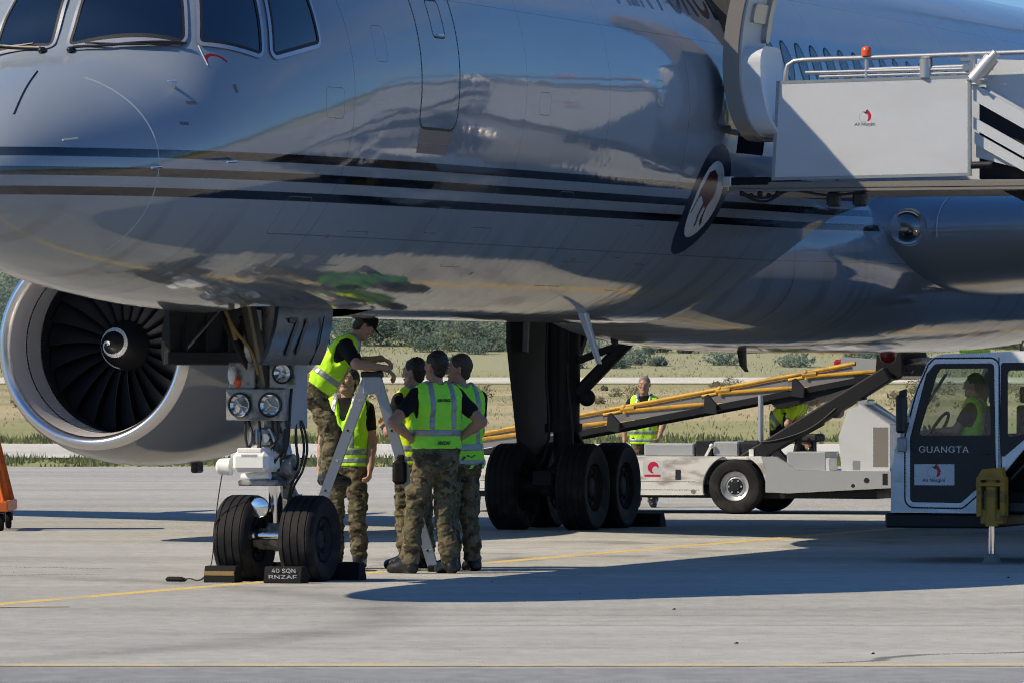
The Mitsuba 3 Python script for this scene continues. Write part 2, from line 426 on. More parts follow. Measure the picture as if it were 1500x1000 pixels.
def grid(xs, ys, zf, clip=None):
    X, Y = np.meshgrid(xs, ys, indexing='ij')
    v = np.stack([X, Y, zf(X, Y)], -1).reshape(-1, 3)
    n, m = len(xs), len(ys)
    i, j = np.meshgrid(np.arange(n - 1), np.arange(m - 1), indexing='ij')
    a = (i * m + j).ravel()
    return tm(v, np.vstack([np.stack([a, a + m, a + m + 1], 1), np.stack([a, a + m + 1, a + 1], 1)]))

ys = np.r_[-400, -100, 0, 120, 180, 250, 330, 420, 480, 540, 560, 600, 650, 720, 800, 950, 1200, 1600]
xs = np.r_[-1600, -900, -500, -300, np.linspace(-150, 150, 61), 300, 500, 900, 1600]
def hills(X, Y):
    z = land_z(Y) - .012
    out = np.clip((np.abs(X) - 160) / 500, 0, 1) * np.clip((Y - 150) / 400, 0, 1)
    z = z + out * 16 * meshkit.fbm(np.stack([X * .004, Y * .004, X * 0], -1), 3)
    return z + np.clip((Y - 540) / 100, 0, 1) * 5 * (meshkit.fbm(np.stack([X * .011 + 3, Y * .011, X * 0], -1), 3, 4) - .5)
struct('grass_ground', grid(xs, ys, hills), 'grass_mat', True)
struct('apron', grid(np.linspace(-260, 260, 3), np.r_[-120, 121.3], lambda X, Y: X * 0), 'apron_mat')
struct('taxiway', grid(np.linspace(-300, 300, 3), np.r_[132.5, 158.0], lambda X, Y: X * 0 + .02), 'taxiway_mat')
struct('gravel_track', grid(np.linspace(-400, 400, 41), np.linspace(428, 538, 9), lambda X, Y: land_z(Y) + .03), 'gravel_mat')
# distant hills all round, seen in the gloss of the fuselage too
rgn = np.random.default_rng(5)
def ridge(r0, h, seed, n=240):
    a = np.linspace(0, 2 * np.pi, n, endpoint=False)
    hh = h * (.45 + 1.0 * meshkit.fbm(np.stack([np.cos(a) * 2.4 + seed, np.sin(a) * 2.4, a * 0], 1), 4))
    rows = []
    for k, q in ((0, 0), (.25, .45), (.6, .85), (1.0, 1.0), (1.6, .9), (2.2, .0)):
        rr = r0 * (1 + .28 * k)
        wob = 1 + .12 * (meshkit.noise(np.stack([np.cos(a) * 6 + k * 3, np.sin(a) * 6, a * 0 + seed], 1)) - .5)
        rows.append(np.stack([np.cos(a) * rr * wob, np.sin(a) * rr * wob, hh * q - 2], 1))
    return loft(rows, False)
def hill_fn(p, n, uv):
    a = fbm(p.x * .006, p.y * .006, p.z * .02, 5)
    b = fbm(p.x * .05, p.y * .05, p.z * .1, 3)
    return mix(mi.Color3f(.07, .115, .06), mi.Color3f(.17, .185, .10), smoothstep(.35, .65, a)) * (.65 + .7 * b)
mat('hill_mat', proc(hill_fn), 0.95, spec=.1)
struct('hills', ridge(1750, 105, 3.0), 'hill_mat', True)

# painted lines
def line(pts, w, z=.004):
    return prism(sg.LineString(pts).buffer(w / 2, cap_style=2), z - .001, z, 'z')
stand = [air_xy(u, 0.0) for u in (-22, -9)] + [air_xy(u, 0.0) for u in (-3, 4, 12, 40)]
struct('stand_centre_line', line(stand, .20), 'yellow_line_fresh')
labels['stand_centre_line']['label'] = 'worn yellow stand centre line running under the nose wheels'
struct('apron_edge_line', prism(sg.LineString([(-60, 39.0), (60, 39.9)]).buffer(.18, cap_style=2), .003, .0045, 'z'), 'yellow_line')
struct('short_line', prism(sg.LineString([(-4.6, 49.0), (-3.45, 49.25)]).buffer(.09, cap_style=2), .003, .0055, 'z'), 'yellow_line')

# grass blades, tall weeds, bushes
def blades(n, x0, x1, y0, y1, h0, h1, w, seed, clump=1.5):
    r = np.random.default_rng(seed)
    x, y = r.uniform(x0, x1, n), r.uniform(y0, y1, n)
    k = meshkit.noise(np.stack([x * clump, y * clump * .4, x * 0], 1), seed)
    keep = k > r.uniform(.15, .75, n); x, y, k = x[keep], y[keep], k[keep]
    n = len(x); h = (h0 + (h1 - h0) * r.random(n)) * (.5 + k); a = r.uniform(0, 2 * np.pi, n)
    z = land_z(y) - .02
    d = np.stack([np.cos(a), np.sin(a), a * 0], 1) * w
    b = np.stack([x, y, z], 1); lean = np.stack([r.normal(0, .3, n) * h, r.normal(0, .3, n) * h, h], 1)
    v = np.stack([b - d, b + d, b + lean], 1).reshape(-1, 3)
    return tm(v, np.arange(3 * n).reshape(-1, 3))
struct('verge_grass', cat([blades(16000, -15, 15, 121.6, 132.3, .05, .17, .025, 1), blades(9000, -20, 20, 158.3, 172, .08, .22, .04, 2)]), 'blade_green', False, 'stuff', 'strip of short green grass along the apron edge', 'grass')

def bushes(n, x0, x1, y0, y1, hmin, hmax, leaf, per, seed):
    r = np.random.default_rng(seed); vs = []
    for k in range(n):
        x, y = r.uniform(x0, x1), r.uniform(y0, y1)
        h = r.uniform(hmin, hmax); w = h * r.uniform(.7, 1.5)
        z0 = hills(np.array([x]), np.array([y]))[0]
        m = per
        d = r.normal(size=(m, 3)); d /= np.linalg.norm(d, axis=1, keepdims=True)
        rad = r.random(m) ** .35 * (.62 + .55 * meshkit.noise(d * 2.6 + k, seed))
        c = np.stack([x + d[:, 0] * w * rad, y + d[:, 1] * w * rad, z0 + h * .45 + d[:, 2] * h * .6 * rad], 1)
        c[:, 2] = np.maximum(c[:, 2], z0 + .05)
        e1, e2 = r.normal(size=(m, 3)) * leaf, r.normal(size=(m, 3)) * leaf
        vs.append(np.stack([c, c + e1, c + e2], 1).reshape(-1, 3))
    v = np.vstack(vs)
    return tm(v, np.arange(len(v)).reshape(-1, 3))
struct('bushes', cat([bushes(230, -80, 80, 590, 720, 3.0, 6.0, .19, 1900, 3), bushes(60, -60, 60, 556, 595, .6, 1.8, .14, 600, 4)]), 'leaf_mat', False, 'stuff', 'thicket of grey-green bushes on the far slope', 'bushes')
scrub = bushes(170, -48, 48, 225, 425, .25, .8, .07, 160, 9)
struct('tall_grass', cat([scrub, blades(16000, -45, 45, 175, 400, .03, .11, .024, 6, .12), blades(12000, -60, 60, 532, 600, .10, .35, .05, 9, .1)]), 'tall_grass_mat', False, 'stuff', 'dry tall grass and weeds between taxiway and track', 'grass')

r_ = np.random.default_rng(12)
stones = []
for k in range(9):
    m = trimesh.creation.icosphere(0); sz = r_.uniform(.005, .014)
    m.vertices = (m.vertices + r_.normal(0, .2, m.vertices.shape)) * sz * [1.3, 1.3, .6] + [r_.uniform(-6, 6), r_.uniform(39.5, 62), .004]
    stones.append(m)
struct('loose_stones', cat(stones), 'panel_gap', False, 'stuff', 'small dark stones scattered over the apron', 'stones')
# ------------------------------------------------------------------ the airliner: fuselage skin as functions of the station u
U0 = -6.40
def pch(x, y):
    return PchipInterpolator(np.sqrt(np.asarray(x, float)), np.asarray(y, float))
F_BOT = pch([0, .04, .15, .4, .8, 1.5, 2.5, 4, 6, 34, 42, 47], [3.38, 3.20, 3.04, 2.87, 2.72, 2.57, 2.44, 2.34, 2.30, 2.30, 3.4, 4.6])
F_TOP = pch([0, .04, .15, .4, .8, 1.3, 1.66, 1.98, 2.5, 3.2, 4.2, 6, 7.2, 34, 47], [3.38, 3.55, 3.70, 3.88, 4.07, 4.26, 4.41, 4.81, 5.30, 5.70, 6.03, 6.26, 6.31, 6.31, 5.9])
F_HW = pch([0, .04, .15, .4, .8, 1.65, 2.9, 4, 5, 6, 7.2, 34, 42, 47], [0.001, .20, .38, .62, .88, 1.26, 1.60, 1.76, 1.83, 1.87, 1.88, 1.88, 1.1, .25])
F_ZC = pch([0, .8, 1.65, 2.9, 4, 5, 7, 34, 47], [3.38, 3.42, 3.58, 3.90, 4.14, 4.26, 4.35, 4.35, 5.3])

def skin(u, phi, off=0.0):
    """point of the skin at station u and angle phi (0 starboard, 90 deg top, 180 port, 270 keel), 'off' metres outside it"""
    u, phi = np.broadcast_arrays(np.asarray(u, float), np.asarray(phi, float))
    def P(u, phi):
        x = np.sqrt(np.maximum(u - U0, 0))
        c, s = np.cos(phi), np.sin(phi)
        zc = F_ZC(x)
        return np.stack([u, F_HW(x) * c, zc + np.where(s > 0, F_TOP(x) - zc, zc - F_BOT(x)) * s], -1)
    p = P(u, phi)
    if off:
        e = 0.01
        a = P(u + e, phi) - P(np.maximum(u - e, U0), phi); b = P(u, phi + e) - P(u, phi - e)
        n = np.cross(a, b); n /= np.maximum(np.linalg.norm(n, axis=-1, keepdims=True), 1e-9)
        n *= np.sign(n[..., 1:2] * np.cos(phi)[..., None] + n[..., 2:3] * np.sin(phi)[..., None] + 1e-9)
        p = p + n * off
    return p

def phi_at(u, z, port=True):
    x = np.sqrt(np.asarray(u, float) - U0); zc = F_ZC(x)
    s = (z - zc) / np.where(np.asarray(z) > zc, F_TOP(x) - zc, zc - F_BOT(x))
    a = np.arcsin(np.clip(s, -1, 1))
    return np.pi - a if port else a

RAD = 1.95
def patch(poly, off=0.004, edge=0.12, port=True, thick=0.0):
    """skin-hugging sheet from a polygon drawn in (u, z) on the port or starboard side"""
    if not isinstance(poly, sg.base.BaseGeometry): poly = sg.Polygon(poly)
    ms = []
    for g in getattr(poly, 'geoms', [poly]):
        v, f = trimesh.creation.triangulate_polygon(g, engine='earcut')
        v = np.c_[v, np.zeros(len(v))]
        v, f = trimesh.remesh.subdivide_to_size(v, f, edge, max_iter=14)
        w = skin(v[:, 0], phi_at(v[:, 0], v[:, 1], port), off)
        m = trimesh.Trimesh(w, f, process=True)
        if np.sum(m.face_normals[:, 1]) * (1 if not port else -1) < 0: m.invert()
        ms.append(m)
    return cat(ms)

def belly_patch(poly, off=0.004, edge=0.15):
    """as patch, the polygon drawn in (u, v) on the keel"""
    if not isinstance(poly, sg.base.BaseGeometry): poly = sg.Polygon(poly)
    v, f = trimesh.creation.triangulate_polygon(poly, engine='earcut')
    v, f = trimesh.remesh.subdivide_to_size(np.c_[v, v[:, :1] * 0], f, edge, max_iter=14)
    x = np.sqrt(v[:, 0] - U0)
    m = trimesh.Trimesh(skin(v[:, 0], -np.arccos(np.clip(v[:, 1] / F_HW(x), -1, 1)), off), f, process=True)
    if m.face_normals[:, 2].mean() > 0: m.invert()
    return m

WELL = (-1.75, 1.05, 0.46)          # nose gear bay: u from, u to, half width
DOORWAY = (7.50, 8.36, 3.95, 5.80)  # aft entry doorway on the port side: u from, u to, z from, z to

def fuselage_mesh():
    us = np.r_[U0 + np.linspace(0.0, 1.0, 34) ** 2 * 1.6, np.arange(-4.7, WELL[0] - .02, 0.1), np.arange(WELL[0], 12.0, 0.14), np.arange(12.0, 40.6, 0.4)]
    us = np.unique(np.round(np.r_[us, WELL[0], WELL[1], DOORWAY[0], DOORWAY[1]], 4))
    us = us[np.r_[True, np.diff(us) > 0.012]]
    keys = np.unique(np.r_[np.linspace(0, 2 * np.pi, 221)[:-1], np.pi - np.arcsin((np.array([DOORWAY[2]]) - 4.35) / 2.05), np.pi - np.arcsin((DOORWAY[3] - 4.35) / 1.96),
                           2 * np.pi - np.arccos(WELL[2] / 1.8), 2 * np.pi - np.arccos(-WELL[2] / 1.8)])
    U, PH = np.meshgrid(us, keys, indexing='ij')
    v = skin(U, PH)
    n = len(keys); i = np.arange(n); j = (i + 1) % n; f = []
    mid = np.where(j > i, (keys[i] + keys[j]) / 2, keys[i] + .01)
    for k in range(len(us) - 1):
        um = (us[k] + us[k + 1]) / 2
        keep = np.ones(n, bool)
        c = skin(np.full(n, um), mid)
        if DOORWAY[0] < um < DOORWAY[1]: keep &= ~((c[:, 1] < 0) & (c[:, 2] > DOORWAY[2]) & (c[:, 2] < DOORWAY[3]))
        if WELL[0] < um < WELL[1]: keep &= ~((c[:, 2] < 3.2) & (np.abs(c[:, 1]) < WELL[2]))
        a, b = k * n, (k + 1) * n
        f += [np.stack([a + i, b + i, b + j], 1)[keep], np.stack([a + i, b + j, a + j], 1)[keep]]
    m = trimesh.Trimesh(v.reshape(-1, 3), np.vstack(f), process=False)
    m.merge_vertices(); m.remove_unreferenced_vertices()
    m.update_faces(m.nondegenerate_faces())
    if m.face_normals[len(m.faces) // 2][1] * (m.triangles_center[len(m.faces) // 2][1]) < 0: m.invert()
    return m

plane = thing('airliner', 'large grey twin-engined military airliner with three dark stripes, parked nose to the left', 'airliner')
def part(name, mesh, m, smooth=35, label=None, sub=None):
    return add(name, mesh, m, smooth, AIR, (sub or plane), label)

part('fuselage', fuselage_mesh(), 'paint_grey', True)

# doorway and bay linings behind the openings
def bay(lo, hi, open_side, t=0.03):
    lo, hi = np.array(lo, float), np.array(hi, float)
    ms = []
    for k in range(3):
        for s in (0, 1):
            if (k, s) == open_side: continue
            a, b = lo - t, hi + t
            a[k], b[k] = (lo[k] - t, lo[k]) if s == 0 else (hi[k], hi[k] + t)
            ms.append(box(a, b))
    return cat(ms)
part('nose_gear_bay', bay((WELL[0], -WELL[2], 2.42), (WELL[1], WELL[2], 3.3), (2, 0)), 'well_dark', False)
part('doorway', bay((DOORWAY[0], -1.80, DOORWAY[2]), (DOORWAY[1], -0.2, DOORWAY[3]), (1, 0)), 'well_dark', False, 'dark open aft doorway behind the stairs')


# cockpit windows: corners on the skin (u, v, z), edges drawn straight between them and laid on the skin
def ring_on_skin(corners, n=14):
    c = np.asarray(corners, float); out = []
    for a, b in zip(c, np.roll(c, -1, 0)):
        p = a + (b - a) * np.linspace(0, 1, n, endpoint=False)[:, None]
        x = np.sqrt(p[:, 0] - U0); zc = F_ZC(x)
        q = np.arctan2((p[:, 2] - zc) / np.where(p[:, 2] > zc, F_TOP(x) - zc, zc - F_BOT(x)), p[:, 1] / F_HW(x))
        out.append(np.stack([p[:, 0], np.mod(q, 2 * np.pi) * 1.5], 1))
    return sg.Polygon(np.vstack(out))

def phi_patch(poly, off, edge=0.07):
    v, f = trimesh.creation.triangulate_polygon(poly, engine='earcut')
    v, f = trimesh.remesh.subdivide_to_size(np.c_[v, v[:, :1] * 0], f, edge, max_iter=14)
    m = trimesh.Trimesh(skin(v[:, 0], v[:, 1] / 1.5, off), f, process=True)
    if (m.face_normals[:, 0] * -0.6 + m.face_normals[:, 2] * 0.3 + m.face_normals[:, 1] * np.sign(m.vertices[:, 1].mean())).mean() < 0: m.invert()
    return m

PANES = [[(-4.708, -.084, 4.431), (-4.447, -.958, 4.451), (-3.756, -.564, 5.291), (-3.88, -.06, 5.295)],
         [(-4.341, -1.062, 4.465), (-3.895, -1.397, 4.382), (-3.353, -.952, 5.308), (-3.662, -.693, 5.294)],
         [(-3.76, -1.45, 4.376), (-3.117, -1.591, 4.51), (-2.945, -1.21, 5.272), (-3.248, -1.048, 5.285)],
         [(-4.712, .076, 4.428), (-4.655, .60, 4.408), (-4.17, .52, 4.97), (-3.80, .42, 5.27), (-3.88, .10, 5.295)]]
for q in PANES:
    P = ring_on_skin(q).buffer(-0.035).buffer(0.035, 5)
    w = part('cockpit_window', phi_patch(P.buffer(0.004), 0.012), 'cockpit_glass', True)
    part('frame', phi_patch(P.buffer(0.042).difference(P), 0.017, 0.04), 'window_trim', True, sub=w)
    part('seal', phi_patch(P.buffer(0.012).difference(P.buffer(-0.014)), 0.020, 0.05), 'panel_gap', True, sub=w)

def skin_tube(pts, r, off, n=30):
    """a thin rod lying along the skin through (u, v, z) points"""
    c = curve(pts, n)
    x = np.sqrt(c[:, 0] - U0); zc = F_ZC(x)
    q = np.arctan2((c[:, 2] - zc) / np.where(c[:, 2] > zc, F_TOP(x) - zc, zc - F_BOT(x)), c[:, 1] / F_HW(x))
    return tube(skin(c[:, 0], q, off), r, 6)

for side, end in ((-1, (-4.45, -.97, 4.42)), (1, (-4.64, .62, 4.385))):
    w = part('wiper', [skin_tube([(-4.765, side * .14, 4.385), (-4.72, side * .30, 4.40), (-4.60, side * .64, 4.41), end], 0.013, 0.035),
                       skin_tube([(-4.70, side * .22, 4.42), (-4.66, side * .5, 4.425), (-4.52, side * .88 if side < 0 else .6, 4.425)], 0.009, 0.04)], 'black_plastic')
    part('pivot', [sphere(skin(-4.77, math.pi / 2 - side * .10, .012), .035, 2, (1.5, 1, .8))], 'black_plastic', sub=w)

# lines, strips and small fittings on the nose
part('radome_strip', [skin_tube([(-6.04, -.187, 3.83), (-5.6, -.10, 4.05), (-5.25, -.04, 4.205)], .008, .004)], 'panel_gap')
part('radome_strip', [skin_tube([(-5.97, -.50, 3.60), (-5.86, -.64, 3.64)], .009, .004)], 'light_line')
U = np.pi + np.linspace(-1.15, 0.95, 60)
part('radome_seam', [tube(skin(np.full(60, -5.22), U, .002), .0035, 5)], 'light_line')
part('door_seal', [skin_tube([(-4.375, -1.045, 4.42), (-4.40, -1.08, 4.34), (-4.42, -1.12, 4.25)], .007, .004)], 'light_line')
a = np.linspace(0.15, 0.92, 14) * np.pi
part('hatch_mark', patch(sg.LineString(np.stack([-4.33 + .085 * np.cos(a), 4.275 + .085 * np.sin(a)], 1)).buffer(.011), .003, .03), 'red_lens')
for (u, z) in ((-4.74, 4.09), (-4.45, 3.515), (-5.26, 3.44)):
    p0 = skin(u, phi_at(u, z), 0.0); p1 = skin(u - .02, phi_at(u, z), 0.085)
    part('probe', [cyl(p0, p1, .020, .012, 10), cyl(p1 + [.02, 0, 0], p1 - [.16, 0, .01], .013, .009, 10)], 'chrome')
for (u, z, l) in ((-4.72, 3.96, .09), (-4.89, 3.79, .10), (-4.28, 4.09, .06), (-2.2, 2.95, .08), (4.2, 2.86, .12), (1.9, 2.70, .10)):
    part('static_port', patch(sg.Point(u, z).buffer(l / 2.2).intersection(sg.box(u - 1, z - .014, u + 1, z + .014)) if l > .07 else sg.box(u - .015, z - .035, u + .02, z + .035), .003), 'scuff')
for (u, z, a, b) in ((-3.4, 2.95, .45, .30), (-1.9, 2.72, .5, .28), (.9, 2.75, .55, .34), (2.7, 2.95, .4, .5), (3.9, 2.62, .8, .22), (5.2, 2.9, .3, .3), (8.6, 2.95, .5, .4), (-3.1, 3.9, .3, .25), (-2.2, 4.4, .22, .3), (1.6, 4.1, .3, .2), (2.6, 5.3, .5, .3), (4.9, 4.3, .25, .25), (-.2, 3.02, .35, .22), (6.0, 2.6, .35, .25)):
    part('access_panel', patch(rpoly([(u, z), (u + a, z), (u + a, z + b), (u, z + b)], .05).exterior.buffer(.0035), .002, .08), 'scuff')
# forward entry door, closed: gap, scuff plates, handle
D1 = rpoly([(-1.30, 3.88), (-0.46, 3.88), (-0.46, 5.72), (-1.30, 5.72)], 0.12)
d1 = part('entry_door', patch(D1.buffer(0.012).difference(D1.buffer(-0.012)), .0025, .10), 'panel_gap', True, 'outline of the closed forward entry door')
part('scuff_plate', patch(sg.box(-1.26, 3.755, -.50, 3.868), .004), 'scuff', True, sub=d1)
part('scuff_plate', patch(sg.box(-1.22, 3.67, -.54, 3.75), .005), 'scuff', True, sub=d1)
part('handle', patch(rpoly([(-.98, 4.66), (-.72, 4.66), (-.72, 4.98), (-.98, 4.98)], .04).exterior.buffer(.009), .003, .06), 'panel_gap', True, sub=d1)
part('handle', [skin_tube([(-.90, -1.8, 4.67), (-.78, -1.8, 4.67)], .016, .012)], 'chrome', sub=d1)
part('door_window', patch(sg.Point(-.88, 5.28).buffer(.12), .004, .06), 'cabin_glass', True, sub=d1)

# cabin windows aft of the doorway
for k in range(30):
    u = 8.86 + 0.508 * k
    if u > 23.6: break
    P = sa.scale(sg.Point(u, 4.92).buffer(0.5, 10), 0.27, 0.40)
    w = part('cabin_window', patch(P, .004, .12), 'cabin_glass', True)
    part('rim', patch(P.buffer(.02).difference(P), .006, .08), 'panel_gap', True, sub=w)

# lettering high on the side, reading aft
def skin_text(text, h, u0, z0, length, m):
    t = meshkit.text_mesh(text, h, 0.002, True)
    V = t.vertices.copy(); V[:, 0] *= length / V[:, 0].max()
    t.vertices = V; t = refine(t, 0.11); V = t.vertices
    z = z0 + V[:, 1]
    w = skin(u0 + V[:, 0], phi_at(u0 + V[:, 0], z), 0.0)
    t.vertices = w + (skin(u0 + V[:, 0], phi_at(u0 + V[:, 0], z), 0.01) - w) * (0.35 + V[:, 2:3] * 30)
    return part('lettering', t, m, False)
skin_text('AIR FORCE', 0.46, 4.35, 5.255, 3.3, 'navy')

# roundel
R0 = sa.scale(sg.Point(6.97, 3.49).buffer(1, 40), 0.56, 0.53)
r = part('roundel', patch(R0, .004, .08), 'navy', True, 'dark roundel with a pale disc and a red bird')
Rw = sa.scale(sg.Point(6.97, 3.49).buffer(1, 40), 0.385, 0.365)
part('disc', patch(Rw, .007, .08), 'decal_white', True, sub=r)
bird = [(6.72, 3.66), (6.78, 3.745), (6.92, 3.77), (7.06, 3.72), (7.14, 3.60), (7.13, 3.50), (7.06, 3.43), (7.07, 3.33), (7.14, 3.26), (7.11, 3.235), (7.03, 3.29), (7.015, 3.40), (6.96, 3.43), (6.93, 3.34), (6.99, 3.24), (6.95, 3.225), (6.89, 3.33), (6.89, 3.45), (6.80, 3.50), (6.74, 3.52), (6.70, 3.48), (6.655, 3.34), (6.635, 3.35), (6.67, 3.50), (6.66, 3.57)]
part('bird', patch(bird, .010, .05), 'decal_red', True, sub=r)

# aft entry door: open, swung forward against the side with its lined inside facing out
def swung(poly, t0, t1, edge=0.12):
    m = prism(poly, t0, t1, 'v'); m = refine(m, edge); V = m.vertices.copy()
    zz = V[:, 2]
    bulge = 1.88 * np.sqrt(np.clip(1 - ((zz - 4.75) / np.where(zz > 4.75, 1.75, 1.30)) ** 2, 0.05, 1))
    V[:, 1] = -(1.99 + (1.88 - bulge) * 0.62 + V[:, 1])
    m = trimesh.Trimesh(V, m.faces, process=False); m.invert(); return m
DP = rpoly([(6.60, 4.04), (7.44, 4.04), (7.44, 5.86), (6.60, 5.86)], 0.22)
dr2 = part('cabin_door', swung(DP, 0.0, 0.15), 'door_edge', 25, 'open aft door folded forward with its lining outwards')
part('lining', swung(DP.buffer(-0.035), 0.152, 0.175), 'hull_lining', 25, sub=dr2)
part('slide_cover', swung(rpoly([(6.66, 4.10), (7.38, 4.10), (7.38, 4.95), (6.66, 4.95)], 0.16), 0.17, 0.36, 0.1), 'panel_white', 30, sub=dr2)
part('handle', [swung(rpoly([(6.80, 5.18), (7.26, 5.18), (7.26, 5.36), (6.80, 5.36)], .05), .17, .21), swung(rpoly([(6.66, 5.45), (6.80, 5.45), (6.80, 5.75), (6.66, 5.75)], .04), .17, .22), swung(rpoly([(7.22, 5.0), (7.34, 5.0), (7.34, 5.5), (7.22, 5.5)], .04), .17, .23)], 'steel', 30, sub=dr2)
part('hinge', [tube(curve([(7.42, -1.95, 4.18), (7.50, -2.12, 4.16), (7.56, -1.86, 4.14)], 10), .03, 8), tube(curve([(7.42, -1.97, 4.6), (7.50, -2.15, 4.6), (7.56, -1.88, 4.6)], 10), .03, 8), sphere((7.44, -2.10, 4.19), .045)], 'steel', sub=dr2)

# wing to body fairing and wings
fu = np.r_[9.2, 9.8, 10.6, 11.6, 12.8, 14.5, 17, 19.5, 21.5, 23.2, 24.6]
fh = PchipInterpolator(fu, [.7, 1.1, 1.5, 1.82, 2.0, 2.06, 2.06, 2.04, 1.9, 1.5, .8])
fb = PchipInterpolator(fu, [2.36, 2.28, 2.18, 2.09, 2.05, 2.03, 2.03, 2.04, 2.10, 2.22, 2.36])
rings = []
for u in np.linspace(9.2, 24.6, 70):
    t = np.arange(72) * 2 * np.pi / 72
    c, s = np.cos(t), np.sin(t)
    zc = 2.98
    rings.append(np.stack([np.full(72, u), fh(u) * np.sign(c) * np.abs(c) ** 0.72, zc + np.where(s > 0, 0.95, zc - fb(u)) * np.sign(s) * np.abs(s) ** 0.8], 1))
fairing = part('belly_fairing', loft(rings), 'paint_grey', True)

def airfoil(n=28):
    x = (1 - np.cos(np.linspace(0, np.pi, n))) / 2
    y = 5 * (0.2969 * np.sqrt(x) - 0.126 * x - 0.3516 * x ** 2 + 0.2843 * x ** 3 - 0.1036 * x ** 4)
    return np.r_[np.stack([x, y * 1.0], 1)[::-1], np.stack([x, -y * 0.95], 1)[1:-1]]
AF = airfoil()
def wing(stations, side):
    rings = []
    for w, le, chord, z, thick in stations:
        rings.append(np.stack([le + AF[:, 0] * chord, np.full(len(AF), side * w), z + AF[:, 1] * thick - 0.035 * chord * AF[:, 0]], 1))
    return loft(rings)
WS = [(1.2, 11.9, 9.8, 3.34, 1.30), (1.7, 12.25, 9.3, 3.33, 1.24), (2.4, 12.68, 8.7, 3.32, 1.14), (3.4, 13.25, 8.0, 3.36, 1.02), (5.0, 14.1, 7.1, 3.44, .90), (7.0, 15.0, 5.8, 3.56, .72), (12.0, 17.2, 4.0, 3.95, .44), (18.4, 20.2, 2.1, 4.55, .22), (19.0, 20.6, 1.5, 4.62, .10)]
for side in (1, -1):
    w = part('wing', wing(WS, side), 'wing_grey', 50)
    for k, v in enumerate((3.4, 8.6, 11.8, 14.6)):
        te = 21.6 + max(0, (v - 7) * .19); z = 2.98 + (v - 3) * .065
        rr = [(0.02, 0), (.09, .25), (.15, .8), (.16, 1.6), (.10, 2.4), (.015, 2.9)]
        part('flap_fairing', lathe(rr, (te - 2.1, side * v, z + .02), (1, 0, -.05), 16), 'wing_grey', True, sub=w)
    part('slat_seam', [tube(np.stack([12.655 + AF[19:29, 0] * 8.72 - .004, np.full(10, side * 2.42), 3.32 + AF[19:29, 1] * 1.155 - .035 * 8.7 * AF[19:29, 0]], 1), .007, 6)], 'light_line', sub=w)
    L = part('landing_light', lathe([(.20, .06), (.19, -.015), (.165, -.025), (.15, .0)], (12.56, side * 2.13, 3.33), (-.85, side * .45, 0), 28), 'bright_metal', True, sub=w)
    part('landing_lens', lathe([(.16, -.005), (.12, -.03), (.06, -.045), (.001, -.05)], (12.56, side * 2.13, 3.33), (.85, -side * .45, 0), 24), 'cockpit_glass', True, sub=w)
part('tail_fin', loft([np.stack([l + AF[:, 0] * c, AF[:, 1] * .5 * c / 6, np.full(len(AF), z)], 1) for l, c, z in ((32.5, 7.4, 5.9), (39.5, 3.0, 13.3))]), 'wing_grey', 50)
for side in (1, -1):
    part('tailplane', loft([np.stack([l + AF[:, 0] * c, np.full(len(AF), side * w), 5.1 + w * .1 + AF[:, 1] * .4 * c / 5], 1) for l, c, w in ((36.0, 5.0, .4), (40.2, 1.8, 7.5))]), 'wing_grey', 50)
# engines
def fan_blade(k, n=22):
    a0 = 2 * np.pi * k / n
    rs = np.linspace(.27, .925, 8); pts = []
    for r_ in rs:
        q = (r_ - .27) / .655
        tw = math.radians(28 + 34 * q); ch = .25 + .13 * q
        sweep = 0.10 * q * q
        row = []
        for s in np.linspace(-.5, .5, 6):
            th = .016 * (1 - (2 * s) ** 2) + .002
            ax, ta = ch * s * math.cos(tw), ch * s * math.sin(tw) + .03 * (1 - 4 * s * s) - sweep
            row.append((ax, ta, th))
        pts.append(row)
    P = np.array(pts); v = []
    for sgn in (1, -1):
        for i_, r_ in enumerate(rs):
            for ax, ta, th in P[i_]:
                an = a0 + (ta + sgn * th * .6) / r_
                v.append((ax - sgn * th * .6, r_ * math.cos(an), r_ * math.sin(an)))
    nr, nc = len(rs), 6; f = []
    for i_ in range(nr - 1):
        for j_ in range(nc - 1):
            a_ = i_ * nc + j_
            f += [(a_, a_ + 1, a_ + nc + 1), (a_, a_ + nc + 1, a_ + nc)]
            b_ = a_ + nr * nc
            f += [(b_, b_ + nc + 1, b_ + 1), (b_, b_ + nc, b_ + nc + 1)]
        for e in (0, nc - 1):
            a_ = i_ * nc + e; b_ = a_ + nr * nc
            f += [(a_, a_ + nc, b_ + nc), (a_, b_ + nc, b_)] if e == 0 else [(a_, b_ + nc, a_ + nc), (a_, b_, b_ + nc)]
    return tm(v, f)

